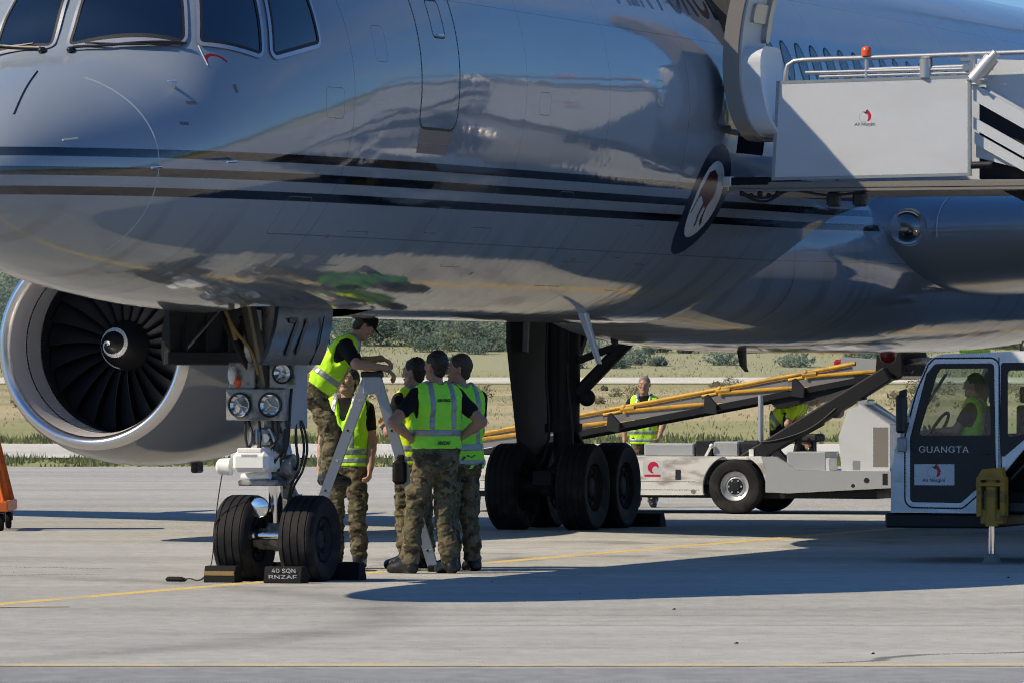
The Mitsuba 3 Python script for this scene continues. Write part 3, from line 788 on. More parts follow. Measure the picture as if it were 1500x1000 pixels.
EU, EZ = 10.80, 2.10
for side in (1, -1):
    o = np.array([EU, side * 6.41, EZ]); ax = (1, 0, 0)
    prof = [(1.115, .10), (1.155, .20), (1.22, .50), (1.28, 1.0), (1.305, 1.6), (1.295, 2.6), (1.20, 3.5), (1.05, 4.3), (.98, 4.5), (.95, 4.5), (.95, 4.2)]
    e = part('engine', lathe(prof, o, ax, 96), 'nacelle_grey', True, 'engine hanging under the far wing, fan facing the viewer' if side > 0 else None)
    part('inlet_lip', lathe([(.972, .075), (.985, .045), (1.005, .018), (1.03, .0), (1.055, .006), (1.085, .04), (1.115, .10)], o, ax, 96), 'bright_metal', True, sub=e)
    part('lip_inside', lathe([(.935, .40), (.938, .28), (.950, .16), (.972, .075)], o, ax, 96), 'lip_grey', True, sub=e)
    part('inlet_wall', lathe([(.940, .80), (.936, .60), (.935, .41)], o, ax, 96), 'inner_cowl', True, sub=e)
    part('inlet_seam', [tube(o + np.stack([np.full(73, .41), .932 * np.cos(np.linspace(0, 2 * np.pi, 73)), .932 * np.sin(np.linspace(0, 2 * np.pi, 73))], 1), .007, 5)], 'panel_gap', sub=e)
    part('fan_case', lathe([(.944, 1.6), (.942, 1.2), (.94, .9), (.935, .805)], o, ax, 72), 'fan_dark', True, sub=e)
    part('fan_hub', lathe([(.94, 1.40), (.5, 1.38), (.28, 1.30), (.28, .95)], o, ax, 48), 'fan_dark', True, sub=e)
    part('spinner', lathe([(.275, .97), (.262, .90), (.20, .74), (.12, .58), (.055, .49), (.02, .462), (.001, .455)], o, ax, 48), 'spinner_black', True, sub=e)
    sp = PchipInterpolator([0, .02, .055, .12, .20, .262, .275], [.455, .462, .49, .58, .74, .90, .97])
    if side > 0:
        for k in range(22):
            m = fan_blade(k); m.vertices += o + np.array([1.06, 0, 0]); part('fan_blade', m, 'fan_dark', 50, sub=e)
    th = np.linspace(0, 3.3 * np.pi, 90)
    rr = .018 + .225 * (th / th[-1]) ** 1.05
    wd = np.interp(th / th[-1], [0, .15, .45, .62, .80, 1], [.012, .024, .040, .020, .056, .012])
    ang = 2.6 - th * side
    inn, out = np.maximum(rr - wd / 2, .004), rr + wd / 2
    ring = lambda r_: np.stack([o[0] + sp(r_) - .004, o[1] + r_ * np.cos(ang), o[2] + r_ * np.sin(ang)], 1)
    v = np.vstack([ring(inn), ring(out)]); n = len(th); i = np.arange(n - 1)
    part('spinner_swirl', tm(v, np.vstack([np.stack([i, i + 1, i + n + 1], 1), np.stack([i, i + n + 1, i + n], 1)])), 'white_gloss', True, sub=e)
    part('drain_mast', [box(o + [2.9, -.03 * side, -1.40], o + [3.1, .05 * side, -1.24], .02)], 'black_plastic', sub=e)
    part('core_nozzle', lathe([(.95, 4.3), (.72, 4.6), (.60, 5.4), (.46, 5.9), (.42, 5.9), (.40, 5.2)], o, ax, 48), 'gear_dark', True, sub=e)
    pyl = [np.stack([u + np.array([0, .4, 2, 3.9, 4.2, 2, .4]), side * 6.41 + np.array([0, .16, .2, .06, -.06, -.2, -.16]) * k_, np.full(7, z)], 1) for u, z, k_ in ((12.1, EZ + 1.15, 1), (14.4, 3.5, .9))]
    part('pylon', loft(pyl), 'wing_grey', 40, sub=e)

# belly aerials
def blade(root, du, dz, c0, c1, t=.02):
    r0 = np.array([(0, 0), (.25, 1), (.6, .9), (1, 0), (.6, -.9), (.25, -1)])
    a = [np.stack([root[0] + r0[:, 0] * c0, root[1] + r0[:, 1] * t, np.full(6, root[2])], 1), np.stack([root[0] + du + r0[:, 0] * c1, root[1] + r0[:, 1] * t * .6, np.full(6, root[2] + dz)], 1)]
    return loft(a)
part('belly_aerial', blade((6.55, -.52, 2.42), .62, -.52, .34, .16, .028), 'decal_white', 40, 'pale blade aerial under the belly')
part('drain_mast', [blade((13.2, -.05, 2.08), .12, -.20, .36, .26, .03), blade((13.32, -.05, 1.90), .22, -.08, .22, .10, .03)], 'panel_gap', 40)
part('drain_mast', [blade((10.9, .6, 2.20), .06, -.10, .3, .2, .03)], 'panel_gap', 40)
part('beacon', lathe([(.10, 0), (.10, -.05), (.085, -.10), (.04, -.13), (.001, -.135)], (19.2, .0, 2.05), (0, 0, 1), 20), 'red_lens', True)
# ------------------------------------------------------------------ landing gear
def tyre_profile(r, w, rim, grooves=3):
    h = w / 2; g = .010
    P = [(rim, -h * .62), (rim + .02, -h * .80), (r * .80, -h * .98), (r * .90, -h * .97), (r * .965, -h * .84), (r * .988, -h * .70)]
    xs = np.linspace(-h * .62, h * .62, grooves + 1)
    for k in range(grooves + 1):
        x = xs[k]
        P.append((r * (1 - .012 * (abs(x) / h) ** 2) , x - .012 if k else x))
        if 0 < k < grooves or grooves == 1 or True:
            rr = r * (1 - .012 * (abs(x) / h) ** 2)
            P[-1] = (rr, x - .009)
            P += [(rr - g, x - .007), (rr - g, x + .007), (rr, x + .009)]
    return P + [(a, -b) for a, b in P[5::-1]]

def wheel(parent, c, r, w, rim, ax=(0, 1, 0), flat=0.0, hub_mat='gear_paint', dark=False):
    prof = tyre_profile(r, w, rim)
    m = lathe(prof, c, ax, 72)
    if flat:   # the tyre squats a little where it stands
        V = m.vertices.copy(); low = c[2] - r + flat
        V[:, 2] = np.maximum(V[:, 2], low + (V[:, 2] - low) * .05); m.vertices = V
    t = part('tyre', m, 'tyre', 30, sub=parent)
    h = w / 2
    hub = [lathe([(rim + .005, s * h * .62), (rim - .01, s * h * .78), (rim - .035, s * h * .55), (rim * .55, s * h * .35), (rim * .42, s * h * .60), (rim * .30, s * h * .66), (.001, s * h * .66)], c, ax, 36) for s in (1, -1)]
    for k in range(8):
        a = k * math.pi / 4; x, y, z = frame(ax)
        for s in (1, -1):
            p = np.array(c) + (math.cos(a) * x + math.sin(a) * y) * rim * .72 + z * s * h * .44
            hub.append(cyl(p, p + z * s * .03, .022, .02, 8))
    part('wheel_hub', hub, hub_mat, 30, sub=parent)

ng = plane + '__nose_gear'
wheel(ng, (0.02, .305, .365), .385, .33, .19, flat=.02, hub_mat='gear_dark')
wheel(ng, (0.02, -.305, .365), .385, .33, .19, flat=.02, hub_mat='gear_dark')
part('axle', [cyl((0.02, -.2, .365), (0.02, .2, .365), .075), cyl((.02, -.16, .365), (.02, .16, .365), .095), sphere((.02, 0, .40), .12, 2, (1, .9, 1.2))], 'gear_paint', sub=ng)
part('oleo', [cyl((0.01, 0, .42), (-.03, 0, .98), .062, n=28)], 'chrome', sub=ng)
part('strut', [cyl((-.03, 0, .90), (-.09, 0, 2.75), .098, .105, 28), cyl((-.03, 0, .88), (-.034, 0, .95), .125, n=28), cyl((-.045, 0, 1.18), (-.055, 0, 1.30), .128, n=28), cyl((-.06, 0, 1.5), (-.065, 0, 1.56), .12, n=28)], 'gear_paint', sub=ng)
part('torque_link', [bar((.02, 0, .98), (.34, 0, .72), .16, .05, bev=.012), bar((.34, 0, .72), (.08, 0, .46), .14, .05, bev=.012), cyl((.34, -.1, .72), (.34, .1, .72), .035)], 'gear_paint', sub=ng)
part('tow_fitting', [cyl((-.16, .14, .40), (-.16, -.14, .40), .036, n=18), cyl((-.16, .19, .40), (-.16, .13, .40), .05, .038, 18), bar((-.16, 0, .40), (0.0, 0, .40), .09, .06, bev=.01)], 'chrome', sub=ng)
tl = part('taxi_lamp', [lathe([(.03, .09), (.07, .06), (.092, 0), (.086, -.012)], (-.17, .09, .645), (1, 0, 0), 24), bar((-.13, .09, .645), (0, .03, .60), .03, .03)], 'bright_metal', True, sub=ng)
part('taxi_lamp_lens', lathe([(.085, -.004), (.05, -.014), (.001, -.018)], (-.17, .09, .645), (1, 0, 0), 24), 'lens_glass', True, sub=ng)
# lamp panel ahead of the strut
PU = -.34
pan = part('lamp_panel', [box((PU, -.215, 1.40), (PU + .05, .335, 1.675), .008), box((PU + .05, -.10, 1.44), (PU + .2, .10, 1.62), .01)], 'gear_paint', 30, sub=ng)
for a_, b_ in ((.08, .32), (-.30, -.06)): part('upper_panel', box((PU + .02, a_, 1.68), (PU + .06, b_, 1.905), .008), 'gear_paint', 30, sub=ng)
part('side_panel', [loft([np.stack([PU + .05 + np.array([0, .05, .22, .30, .26, .05]), -.165 - np.array([0, .05, .12, .12, .09, .03]), np.full(6, z)], 1) for z in (1.33, 1.5, 1.72, 1.93)])], 'panel_grey', 40, sub=ng)
for v, z, r in ((.200, 1.535, .100), (-.082, 1.535, .100), (-.195, 1.81, .085)):
    part('lamp', lathe([(r * .6, .04), (r * 1.02, .02), (r * 1.10, -.02), (r * 1.04, -.034), (r * .94, -.030), (r * .90, -.012)], (PU - .005, v, z), (1, 0, 0), 32), 'black_plastic', 40, sub=ng)
    refl = [lathe([(r * .93, -.016), (r * .6, .012), (r * .25, .028), (.001, .032)], (PU - .005, v, z), (1, 0, 0), 28)]
    refl += [bar((PU - .03, v + r * .8 * math.sin(a), z + r * .8 * math.cos(a)), (PU - .012, v - r * .15 * math.sin(a), z - r * .15 * math.cos(a)), .01, .006) for a in (.6, 2.4, 4.4)]
    part('lamp_glass', refl, 'lens_glass', 40, sub=ng)
part('side_lamp', [sphere((PU + .02, .285, 1.80), .04, 2, (1, 1, 2.2)), ], 'white_gloss', sub=ng)
part('side_lamp_base', [sphere((PU + .03, .235, 1.735), .035, 2, (1, 1, 1.5))], 'amber', sub=ng)
# steering unit and plumbing
part('steering_box', [box((-.52, -.12, .955), (-.18, .215, 1.135), .05), box((-.50, -.06, 1.12), (-.22, .17, 1.165), .03)], 'white_gloss', 30, sub=ng)
part('nameplate', [box((-.524, -.03, 1.085), (-.518, .12, 1.11), .001)], 'panel_grey', sub=ng)
part('steering_cylinder', [cyl((-.30, .30, 1.0), (-.30, .40, 1.0), .078, .07, 20), sphere((-.30, .40, 1.0), .07, 2, (1, .6, 1)), cyl((-.30, -.06, .93), (-.30, .2, .90), .04, n=14)], 'white_gloss', sub=ng)
part('collar', [cyl((-.05, -.19, 1.0), (-.05, .05, .98), .11, n=24), cyl((-.13, 0, 1.0), (.1, 0, 1.0), .12, n=24), box((-.36, -.14, .835), (.08, .22, .885), .018)], 'gear_paint', sub=ng)
part('hydraulic_block', [box((-.20, -.04, 1.17), (-.02, .12, 1.34), .02), cyl((-.2, .0, 1.25), (-.27, .0, 1.25), .04, n=12), cyl((-.1, -.16, 1.1), (-.1, -.10, 1.38), .03, n=10), box((-.14, -.17, .92), (-.02, -.08, 1.08), .02), cyl((-.24, .13, 1.19), (-.24, .13, 1.32), .028, n=10), cyl((-.22, -.09, 1.2), (-.22, -.02, 1.33), .022, n=10)], 'steel', 40, sub=ng)
rg = random.Random(4)
hoses = []
for k in range(11):
    v0 = rg.uniform(-.24, .22); u0 = rg.uniform(-.3, 0)
    hoses.append(tube(curve([(u0, v0, 1.42 + rg.uniform(0, .3)), (u0 - .05, v0 + rg.uniform(-.12, .05), 1.25), (u0 + rg.uniform(-.1, .1), v0 + rg.uniform(-.09, .09), 1.08), (rg.uniform(-.15, .05), rg.uniform(-.18, .1), .92)], 14), .012, 6))
for s in (.22, .25):
    hoses.append(tube(curve([(-.12, -s - .03, 1.40), (-.08, -s - .07, 1.15), (-.10, -s - .04, .98), (-.02, -s + .08, .82), (.02, -.10, .60)], 18), .011, 6))
part('hoses', hoses, 'cable_black', True, sub=ng)
part('drag_brace', [bar((-.42, .14, 2.62), (-.20, .03, 1.66), .115, .10, bev=.02), cyl((-.20, -.06, 1.66), (-.20, .12, 1.66), .06)], 'olive_steel', sub=ng)
part('side_brace', [bar((-.55, .40, 2.5), (-.24, .10, 1.72), .05, .05, bev=.01), bar((-.4, -.36, 2.5), (-.16, -.06, 1.72), .05, .05, bev=.01), cyl((-.3, .2, 2.3), (-.1, .1, 1.75), .03), bar((-.05, .3, 2.45), (-.05, .05, 1.95), .04, .06), bar((-.05, -.3, 2.45), (-.05, -.05, 1.95), .04, .06)], 'gear_dark', sub=ng)
part('linkage', [tube(curve([(-.62, .26, 2.44), (-.5, .2, 2.2), (-.34, .1, 2.0), (-.3, .05, 1.8)], 12), .016, 6), cyl((-.5, .24, 2.28), (-.44, .2, 2.1), .025)], 'gold_fitting', sub=ng)
part('linkage', [tube(curve([(-.3, -.2, 2.44), (-.22, -.2, 2.2), (-.2, -.16, 1.95)], 12), .014, 6), tube(curve([(.2, .1, 2.5), (.0, .12, 2.2), (-.05, .1, 1.9)], 12), .014, 6)], 'steel', sub=ng)
# bay doors
def gear_door(side, t0, t1, b0, b1, zb=1.88):
    """bay door: top edge from u = t0 to t1, bottom edge from b0 to b1"""
    prof = [(.47, 2.38), (.53, 2.20), (.56, 1.98), (.55, zb)]
    inner = [(a - .035, b) for a, b in prof[::-1]]
    m = prism([(side * a, b) for a, b in prof + inner], 0.0, 1.0, 'u')
    V = m.vertices.copy(); q = np.clip((2.38 - V[:, 2]) / (2.38 - zb), 0, 1)
    V[:, 0] = np.where(V[:, 0] < .5, t0 + (b0 - t0) * q, t1 + (b1 - t1) * q); m.vertices = V
    return m
gd = part('gear_door', gear_door(-1, -1.12, .16, -1.72, -.36), 'door_grey', 30, 'near nose gear door marked 71', sub=plane)
for k, (a, b) in enumerate((((-1.02, 2.265), (-.82, 2.26)), ((-.82, 2.26), (-1.22, 1.97)), ((-.58, 2.27), (-.98, 1.98)))):
    p0, p1 = [np.array([q[0], -(.575 + np.interp(q[1], [1.87, 1.98, 2.20, 2.38], [0, 0, -.03, -.09])), q[1]]) for q in (a, b)]
    part('digit', [bar(p0, p1, .05, .004, up=(0, 1, 0))], 'logo_black', sub=gd)
part('door_seam', [tube([(-.20, -.525, 2.30), (-.40, -.560, 2.08), (-.62, -.560, 1.89)], .006, 6)], 'panel_gap', sub=gd)
gs = part('gear_door', gear_door(1, -1.35, .40, -1.25, .35), 'gear_dark', 30, 'far nose gear door, dark ribbed inside showing', sub=plane)
part('rib', [box((u, .455, 1.90), (u + .03, .50, 2.36)) for u in (-1.33, -.95, -.5, 0, .35)] + [box((-1.35, .45, 1.88), (.4, .50, 2.0), .01)], 'gear_dark', False, sub=gs)
for a_ in (1, -1): part('rod', cyl((-.9, a_ * .48, 2.02), (-.5, a_ * .2, 2.5), .016), 'steel', sub=gs)
part('bay_edge', [box((WELL[0] - .02, -.50, 2.375), (WELL[0] + .35, .50, 2.40), .006)] , 'light_line', sub=plane)

for side in (1, -1):
    mg = plane + ('__main_gear' if side > 0 else '__main_gear_001')
    c = np.array([18.29, side * 3.66, 0])
    for du in (-.57, .57):
        for dv in (-.43, .43):
            wheel(mg, tuple(c + [du, dv, .49]), .508, .37, .26, flat=.018, hub_mat='gear_dark')
        part('axle', [cyl(c + [du, -.5, .49], c + [du, .5, .49], .07)], 'gear_dark', sub=mg)
    part('bogie', [bar(c + [-.66, 0, .49], c + [.66, 0, .49], .17, .2, bev=.04), cyl(c + [-.2, 0, .75], c + [-.62, 0, .62], .045), box(c + [-.16, -.12, .50], c + [.16, .12, .74], .03), box(c + [-.76, -.13, .50], c + [-.62, .13, .68], .02)], 'gear_dark', sub=mg)
    part('leg', [cyl(c + [0, 0, .6], c + [0, 0, 1.25], .12, n=28), cyl(c + [0, 0, 1.15], c + [-.02, 0, 3.1], .19, .21, 28), cyl(c + [0, 0, 1.12], c + [0, 0, 1.22], .22, n=28), cyl(c + [-.16, -.05, 1.3], c + [-.3, -.1, 2.8], .07, n=12)], 'gear_dark', sub=mg)
    part('torque_link', [bar(c + [.12, 0, 1.2], c + [.48, 0, .95], .2, .06, bev=.01), bar(c + [.48, 0, .95], c + [.1, 0, .66], .2, .06, bev=.01)], 'gear_dark', sub=mg)
    part('side_brace', [bar(c + [0, -.16 * side, 1.55], c + [.1, -1.35 * side, 2.75], .16, .14, bev=.03), sphere(c + [.05, -.27 * side, 1.52], .10), bar(c + [-.05, -.2 * side, 1.95], c + [0, -.75 * side, 2.15], .08, .08)], 'gear_dark', sub=mg)
    part('brace', [bar(c + [.1, 0, 1.7], c + [1.5, 0, 3.0], .12, .12, bev=.02)], 'gear_dark', sub=mg)
    part('strut_door', prism([(17.45, 3.0), (17.45, 2.15), (17.86, .86), (18.75, .86), (19.2, 2.1), (19.2, 3.0)], side * 4.02, side * 4.07, 'v'), 'gear_dark', False, sub=mg)
    part('wing_door', [bar((17.9, side * 3.95, 3.0), (17.85, side * 3.98, 2.05), .10, .02)], 'panel_grey', False, sub=mg)
    part('hoses', [tube(curve([c + [-.2, .1, 2.6], c + [-.26, .12, 1.8], c + [-.2, .1, 1.2], c + [-.5, .1, .75]], 16), .018, 6), tube(curve([c + [-.18, -.1, 2.6], c + [-.24, -.14, 1.7], c + [-.25, -.2, 1.0], c + [-.5, -.2, .6]], 16), .016, 6)], 'cable_black', True, sub=mg)
# ------------------------------------------------------------------ passenger stairs on a truck at the aft door (aircraft frame, truck nose towards the fuselage)
stairs = thing('stairs_truck', 'white boarding stairs truck with blue-white cab and raised platform at the open aft door', 'stairs truck')
def sp(name, mesh, m, smooth=30, sub=None, label=None):
    return add(name, mesh, m, smooth, AIR, sub or stairs, label)
UN, UF = 6.80, 8.95
cab_prof = sg.Polygon([(-3.61, .48), (-3.615, .87), (-3.65, 1.08), (-3.74, 1.30), (-3.86, 1.66), (-3.97, 1.90), (-4.03, 1.96), (-4.12, 1.99), (-4.95, 2.02), (-5.55, 2.02), (-5.55, 1.2), (-4.95, 1.13), (-4.72, .86), (-4.52, .48)])
door_black = rpoly([(-3.805, .585), (-3.805, 1.2), (-3.965, 1.80), (-4.05, 1.895), (-4.625, 1.90), (-4.645, .875), (-4.30, .58)], .035)
glass1 = rpoly([(-3.875, 1.215), (-4.06, 1.80), (-4.10, 1.855), (-4.575, 1.86), (-4.60, 1.22)], .03)
black2 = rpoly([(-4.70, 1.00), (-4.70, 1.905), (-5.40, 1.905), (-5.40, 1.26), (-4.93, 1.19)], .02)
glass2 = rpoly([(-4.755, 1.20), (-4.755, 1.835), (-5.30, 1.835), (-5.30, 1.33), (-5.0, 1.25)], .03)
cab = stairs + '__cab'
for u0, u1, s in ((UN, UN + .04, 1), (UF - .04, UF, -1)):
    near = s > 0
    sp('side_skin', prism(cab_prof.difference(door_black.buffer(.004)).difference(black2.buffer(.004)), u0, u1, 'u'), 'truck_white', False, cab)
    k0, k1 = (u0 - .004, u1) if near else (u0, u1 + .004)
    sp('door', prism(door_black.difference(glass1), k0, k1, 'u'), 'black_plastic', False, cab)
    sp('quarter_frame', prism(black2.difference(glass2), k0, k1, 'u'), 'black_plastic', False, cab)
    for g in (glass1, glass2):
        v, f = trimesh.creation.triangulate_polygon(g.buffer(.01), engine='earcut')
        sp('window', tm(np.c_[np.full(len(v), (u0 + u1) / 2), v], f), 'clear_pane', False, cab)
    ring = door_black.buffer(.055, 4).intersection(cab_prof.buffer(-.015))
    if near:
        sp('door_gap', prism(ring.exterior.buffer(.0075), u0 - .002, u0 + .003, 'u'), 'panel_gap', False, cab)
        sp('pillar_gap', [box((UN - .003, -4.683, .92), (UN + .003, -4.672, 1.96))], 'panel_gap', False, cab)
        sp('door_handle', [box((UN - .02, -4.60, 1.04), (UN, -4.52, 1.075), .008), cyl((UN - .012, -4.61, 1.06), (UN, -4.61, 1.06), .022, n=12)], 'black_plastic', 30, cab)
        for z in (.78, 1.34):
            sp('hinge', [box((UN - .018, -3.80 if z > 1 else -3.70, z), (UN, -3.74 if z > 1 else -3.64, z + .05), .006)], 'truck_white', 30, cab)
# shell across: nose, roof, rear, floor
def strip(pts, u0, u1, t=.03):
    return prism(sg.LineString(pts).buffer(t / 2, cap_style=2, join_style=1), u0, u1, 'u')
sp('nose_panel', strip([(-3.63, .48), (-3.635, .87), (-3.67, 1.10), (-3.74, 1.26)], UN + .04, UF - .04), 'truck_white', 30, cab)
sp('roof', strip([(-3.95, 1.86), (-3.99, 1.92), (-4.13, 1.975), (-4.95, 2.005), (-5.53, 2.005)], UN + .04, UF - .04), 'truck_white', 30, cab)
sp('windscreen', tm([(UN + .03, -3.755, 1.26), (UF - .03, -3.755, 1.26), (UF - .03, -3.955, 1.87), (UN + .03, -3.955, 1.87)], [[0, 1, 2, 3]]), 'clear_pane', False, cab)
sp('back_panel', strip([(-5.53, 2.0), (-5.53, .9)], UN + .04, UF - .04), 'black_plastic', 30, cab)
sp('floor', [box((UN + .05, -3.64, .50), (UF - .05, -5.5, .58))], 'black_plastic', False, cab)
sp('dashboard', [box((UN + .08, -3.66, .58), (UF - .08, -3.84, 1.20), .05)], 'black_plastic', 30, cab)
sp('engine_hump', [box((UN + .75, -4.1, .58), (UF - .7, -5.4, .95), .08)], 'black_plastic', 30, cab)
sp('steering_wheel', [tube([(UN + .50 + .19 * math.cos(a), -3.93 - .10 * math.sin(a), 1.26 + .17 * math.sin(a)) for a in np.linspace(0, 2 * math.pi, 25)[:-1]], .016, 8, True), cyl((UN + .5, -3.93, 1.26), (UN + .5, -3.80, 1.15), .03), bar((UN + .32, -3.93, 1.26), (UN + .68, -3.93, 1.26), .03, .02)], 'black_plastic', True, cab)
for uu in (UN + .5, UF - .5):
    s_ = sp('seat', [box((uu - .22, -4.02, .86), (uu + .22, -4.50, 1.0), .06), box((uu - .21, -4.46, .98), (uu + .21, -4.56, 1.50), .05), box((uu - .13, -4.47, 1.52), (uu + .13, -4.55, 1.68), .04)], 'seat_cloth', 40, cab)
sp('wiper', [cyl((UN + .3, -3.735, 1.26), (UN + .75, -3.87, 1.70), .010, n=8), bar((UN + .55, -3.80, 1.50), (UN + .9, -3.90, 1.80), .03, .012)], 'black_plastic', 30, cab)
mr = sp('mirror', [box((UN - .16, -3.70, 1.24), (UN - .03, -3.79, 1.60), .03), prism([(-3.70, 1.45), (-3.79, 1.60), (-3.79, 1.66), (-3.73, 1.64)], UN - .12, UN - .06, 'u')], 'black_plastic', 30, cab)
sp('mirror_arm', [tube(curve([(UN - .09, -3.745, 1.25), (UN - .05, -3.73, 1.12), (UN + .02, -3.70, 1.06)], 10), .014, 8), box((UN - .12, -3.70, 1.06), (UN - .06, -3.79, 1.20), .015)], 'reflector', 40, cab)
sp('roof_lamp', [box((UN + .1, -4.26, 2.0), (UN + .35, -4.50, 2.03), .01)], 'hi_vis_yellow', 30, cab)
sp('roof_beacon', lathe([(.07, 0), (.07, .05), (.05, .10), (.001, .12)], (UN + .35, -4.86, 2.01), (0, 0, 1), 18), 'black_plastic', True, cab)
sp('lettering', lettering('GUANGTA', .060, (UN - .004, -3.885, 1.055), (0, -1, 0), (0, 0, 1), .003, False, .49), 'galvanised', False, cab)

def logo(c, w, parent, text=True):
    """company mark: red curved bird with dark head over its name"""
    u, v0, z0 = c; s = w / .22
    P = lambda pts: [(v0 - a * s, z0 + b * s) for a, b in pts]
    red = P([(.005, .052), (.030, .068), (.050, .045), (.062, .015), (.055, -.02), (.035, -.038), (.018, -.034), (.030, -.012), (.030, .015), (.022, .03)])
    head = P([(-.028, .060), (.000, .050), (.012, .066), (.028, .076), (.030, .066), (.012, .046), (.022, .03), (.002, .035), (-.012, .048)])
    ringp = sg.Point(v0 - (-.012) * s, z0 + .0 * s).buffer(.045 * s, 16).exterior.buffer(.0022 * s).difference(sg.Polygon(red).buffer(.004))
    k = sp('emblem', prism(red, u - .002, u, 'u'), 'logo_red', False, parent)
    sp('emblem_head', prism(head, u - .003, u, 'u'), 'logo_black', False, parent)
    sp('emblem_ring', prism(ringp, u - .0015, u, 'u'), 'reflector', False, parent)
    sp('lettering', lettering('Air Niugini', .028 * s, (u - .0005, v0 + .105 * s, z0 - .080 * s), (0, -1, 0), (0, 0, 1), .002, True, .205 * s), 'logo_black', False, parent)
dec = sp('door_decal', [box((UN - .009, -3.845, .745), (UN - .004, -4.24, .945))], 'panel_white', False)
logo((UN - .009, -4.04, .865), .24, cab)

# stabiliser, skirt, chassis, wheels
sp('skirt', [box((UN + .03, -3.54, .335), (UF - .03, -4.56, .475), .02)], 'black_steel', 30)
jk = sp('stabiliser', [box((UN - .14, -4.49, .45), (UN + .02, -4.535, .83), .008), box((UN - .14, -4.72, .45), (UN + .02, -4.765, .83), .008), prism([(-4.49, .80), (-4.55, .90), (-4.74, .92), (-4.765, .80)], UN - .15, UN - .03, 'u'), box((UN - .10, -4.52, .38), (UN + .04, -4.74, .52), .01), box((UN - .155, -4.49, .74), (UN - .135, -4.76, .775), .004)], 'jack_yellow', 30)
sp('ram', [cyl((UN - .07, -4.625, .80), (UN - .07, -4.625, .36), .062, n=20)], 'jack_yellow', 30, jk)
sp('rod', [cyl((UN - .07, -4.625, .36), (UN - .07, -4.625, .07), .030, n=16)], 'chrome', 30, jk)
sp('foot', [cyl((UN - .07, -4.625, .10), (UN - .07, -4.625, .03), .06, .08, 20), cyl((UN - .07, -4.625, .03), (UN - .07, -4.625, .0), .09, .09, 20)], 'beam_brown', 30, jk)
sp('chassis', [box((UN + .30, -3.9, .46), (UN + .44, -10.2, .68), .01), box((UF - .44, -3.9, .46), (UF - .30, -10.2, .68), .01), box((UN + .25, -5.9, .62), (UF - .25, -10.2, .78), .01)] + [box((UN + .4, -v, .5), (UF - .4, -v - .12, .64)) for v in (4.2, 6.2, 7.6, 9.6)], 'black_steel', 30)
def road_wheel(c, r, w, parent, fn, hub='steel'):
    h = w / 2
    prof = [(r * .55, -h * .7), (r * .62, -h * .95), (r * .82, -h), (r * .94, -h * .9), (r * .985, -h * .72)]
    for x in np.linspace(-h * .6, h * .6, 5): prof += [(r, x - .012), (r - .012, x - .006), (r - .012, x + .006), (r, x + .012)]
    prof += [(a, -b) for a, b in prof[4::-1]]
    t = fn('tyre', lathe(prof, c, (1, 0, 0), 56), 'tyre', 30, parent)
    hubs = []
    for s in (1, -1):
        hubs.append(lathe([(r * .56, s * h * .72), (r * .53, s * h * .85), (r * .50, s * h * .60), (r * .38, s * h * .42), (r * .30, s * h * .62), (r * .17, s * h * .66), (r * .15, s * h * .85), (.001, s * h * .86)], c, (1, 0, 0), 36))
        for k in range(6):
            a = k * math.pi / 3; p = np.array(c) + [s * h * .60, r * .235 * math.cos(a), r * .235 * math.sin(a)]
            hubs.append(cyl(p, p + [s * .02, 0, 0], .013, n=8))
    fn('wheel_rim', hubs, hub, 30, parent)
    fn('wheel_dish', [lathe([(r * .30, s * h * .63), (r * .17, s * h * .67), (r * .15, s * h * .86), (.001, s * h * .87)], c, (1, 0, 0), 24) for s in (1, -1)], 'black_steel', 30, parent)
for v in (-5.42, -8.9):
    for u in (UN + .20, UF - .20):
        road_wheel((u, v, .44), .44, .26, stairs + '__wheel', sp)
sp('mudguard', [strip([(-4.78, .80), (-5.0, 1.02), (-5.45, 1.10), (-5.9, .98), (-6.1, .7)], UN + .02, UN + .42, .02)], 'black_plastic', 30)
# lifting frame behind the cab
for u in (UN + .35, UF - .35): sp('lift_column', bar((u, -6.4, .7), (u, -6.0, 3.5), .14, .14, up=(1, 0, 0), bev=.01), 'truck_white', 30)
sp('lift_ram', [cyl((UN + .6, -7.2, .7), (UN + .6, -6.2, 2.3), .07), cyl((UN + .6, -6.2, 2.3), (UN + .6, -5.6, 3.45), .045)], 'steel', 30)
# platform
sp('platform_beam', [box((UN + .03, -1.98, 3.545), (UF - .03, -6.4, 3.645), .008)], 'beam_brown', 30)
sp('platform_edge', [box((UN + .005, -2.0, 3.585), (UN + .03, -6.45, 3.64)), box((UN + .012, -2.05, 3.55), (UN + .03, -6.4, 3.575))], 'beam_brown', False)
sp('bumper', [box((UN + .0, -1.955, 3.60), (UF - .1, -2.40, 3.69), .02)], 'black_rubber', 30)
sp('bumper_block', [box((UN - .02, -1.925, 3.60), (UN + .12, -2.015, 3.70), .008)], 'galvanised', 30)
for d in (0, .26): sp('bracket', box((UN + .05, -2.95 - d, 3.40), (UN + .18, -3.07 - d, 3.54), .02), 'black_plastic', 30)
rg2 = random.Random(8)
sp('underside_pipes', [tube(curve([(UN + .02, -2.1, 3.55), (UN - .01, -2.35, 3.50 - rg2.uniform(0, .05)), (UN + .03, -2.6, 3.56), (UN + .0, -3.0, 3.51), (UN + .03, -3.4, 3.56)], 24), .014, 6) for k in range(2)] + [sphere((UN + .01, -2.12 - .09 * k, 3.53 - .02 * (k % 2)), .028, 1) for k in range(5)], 'black_steel', 30)
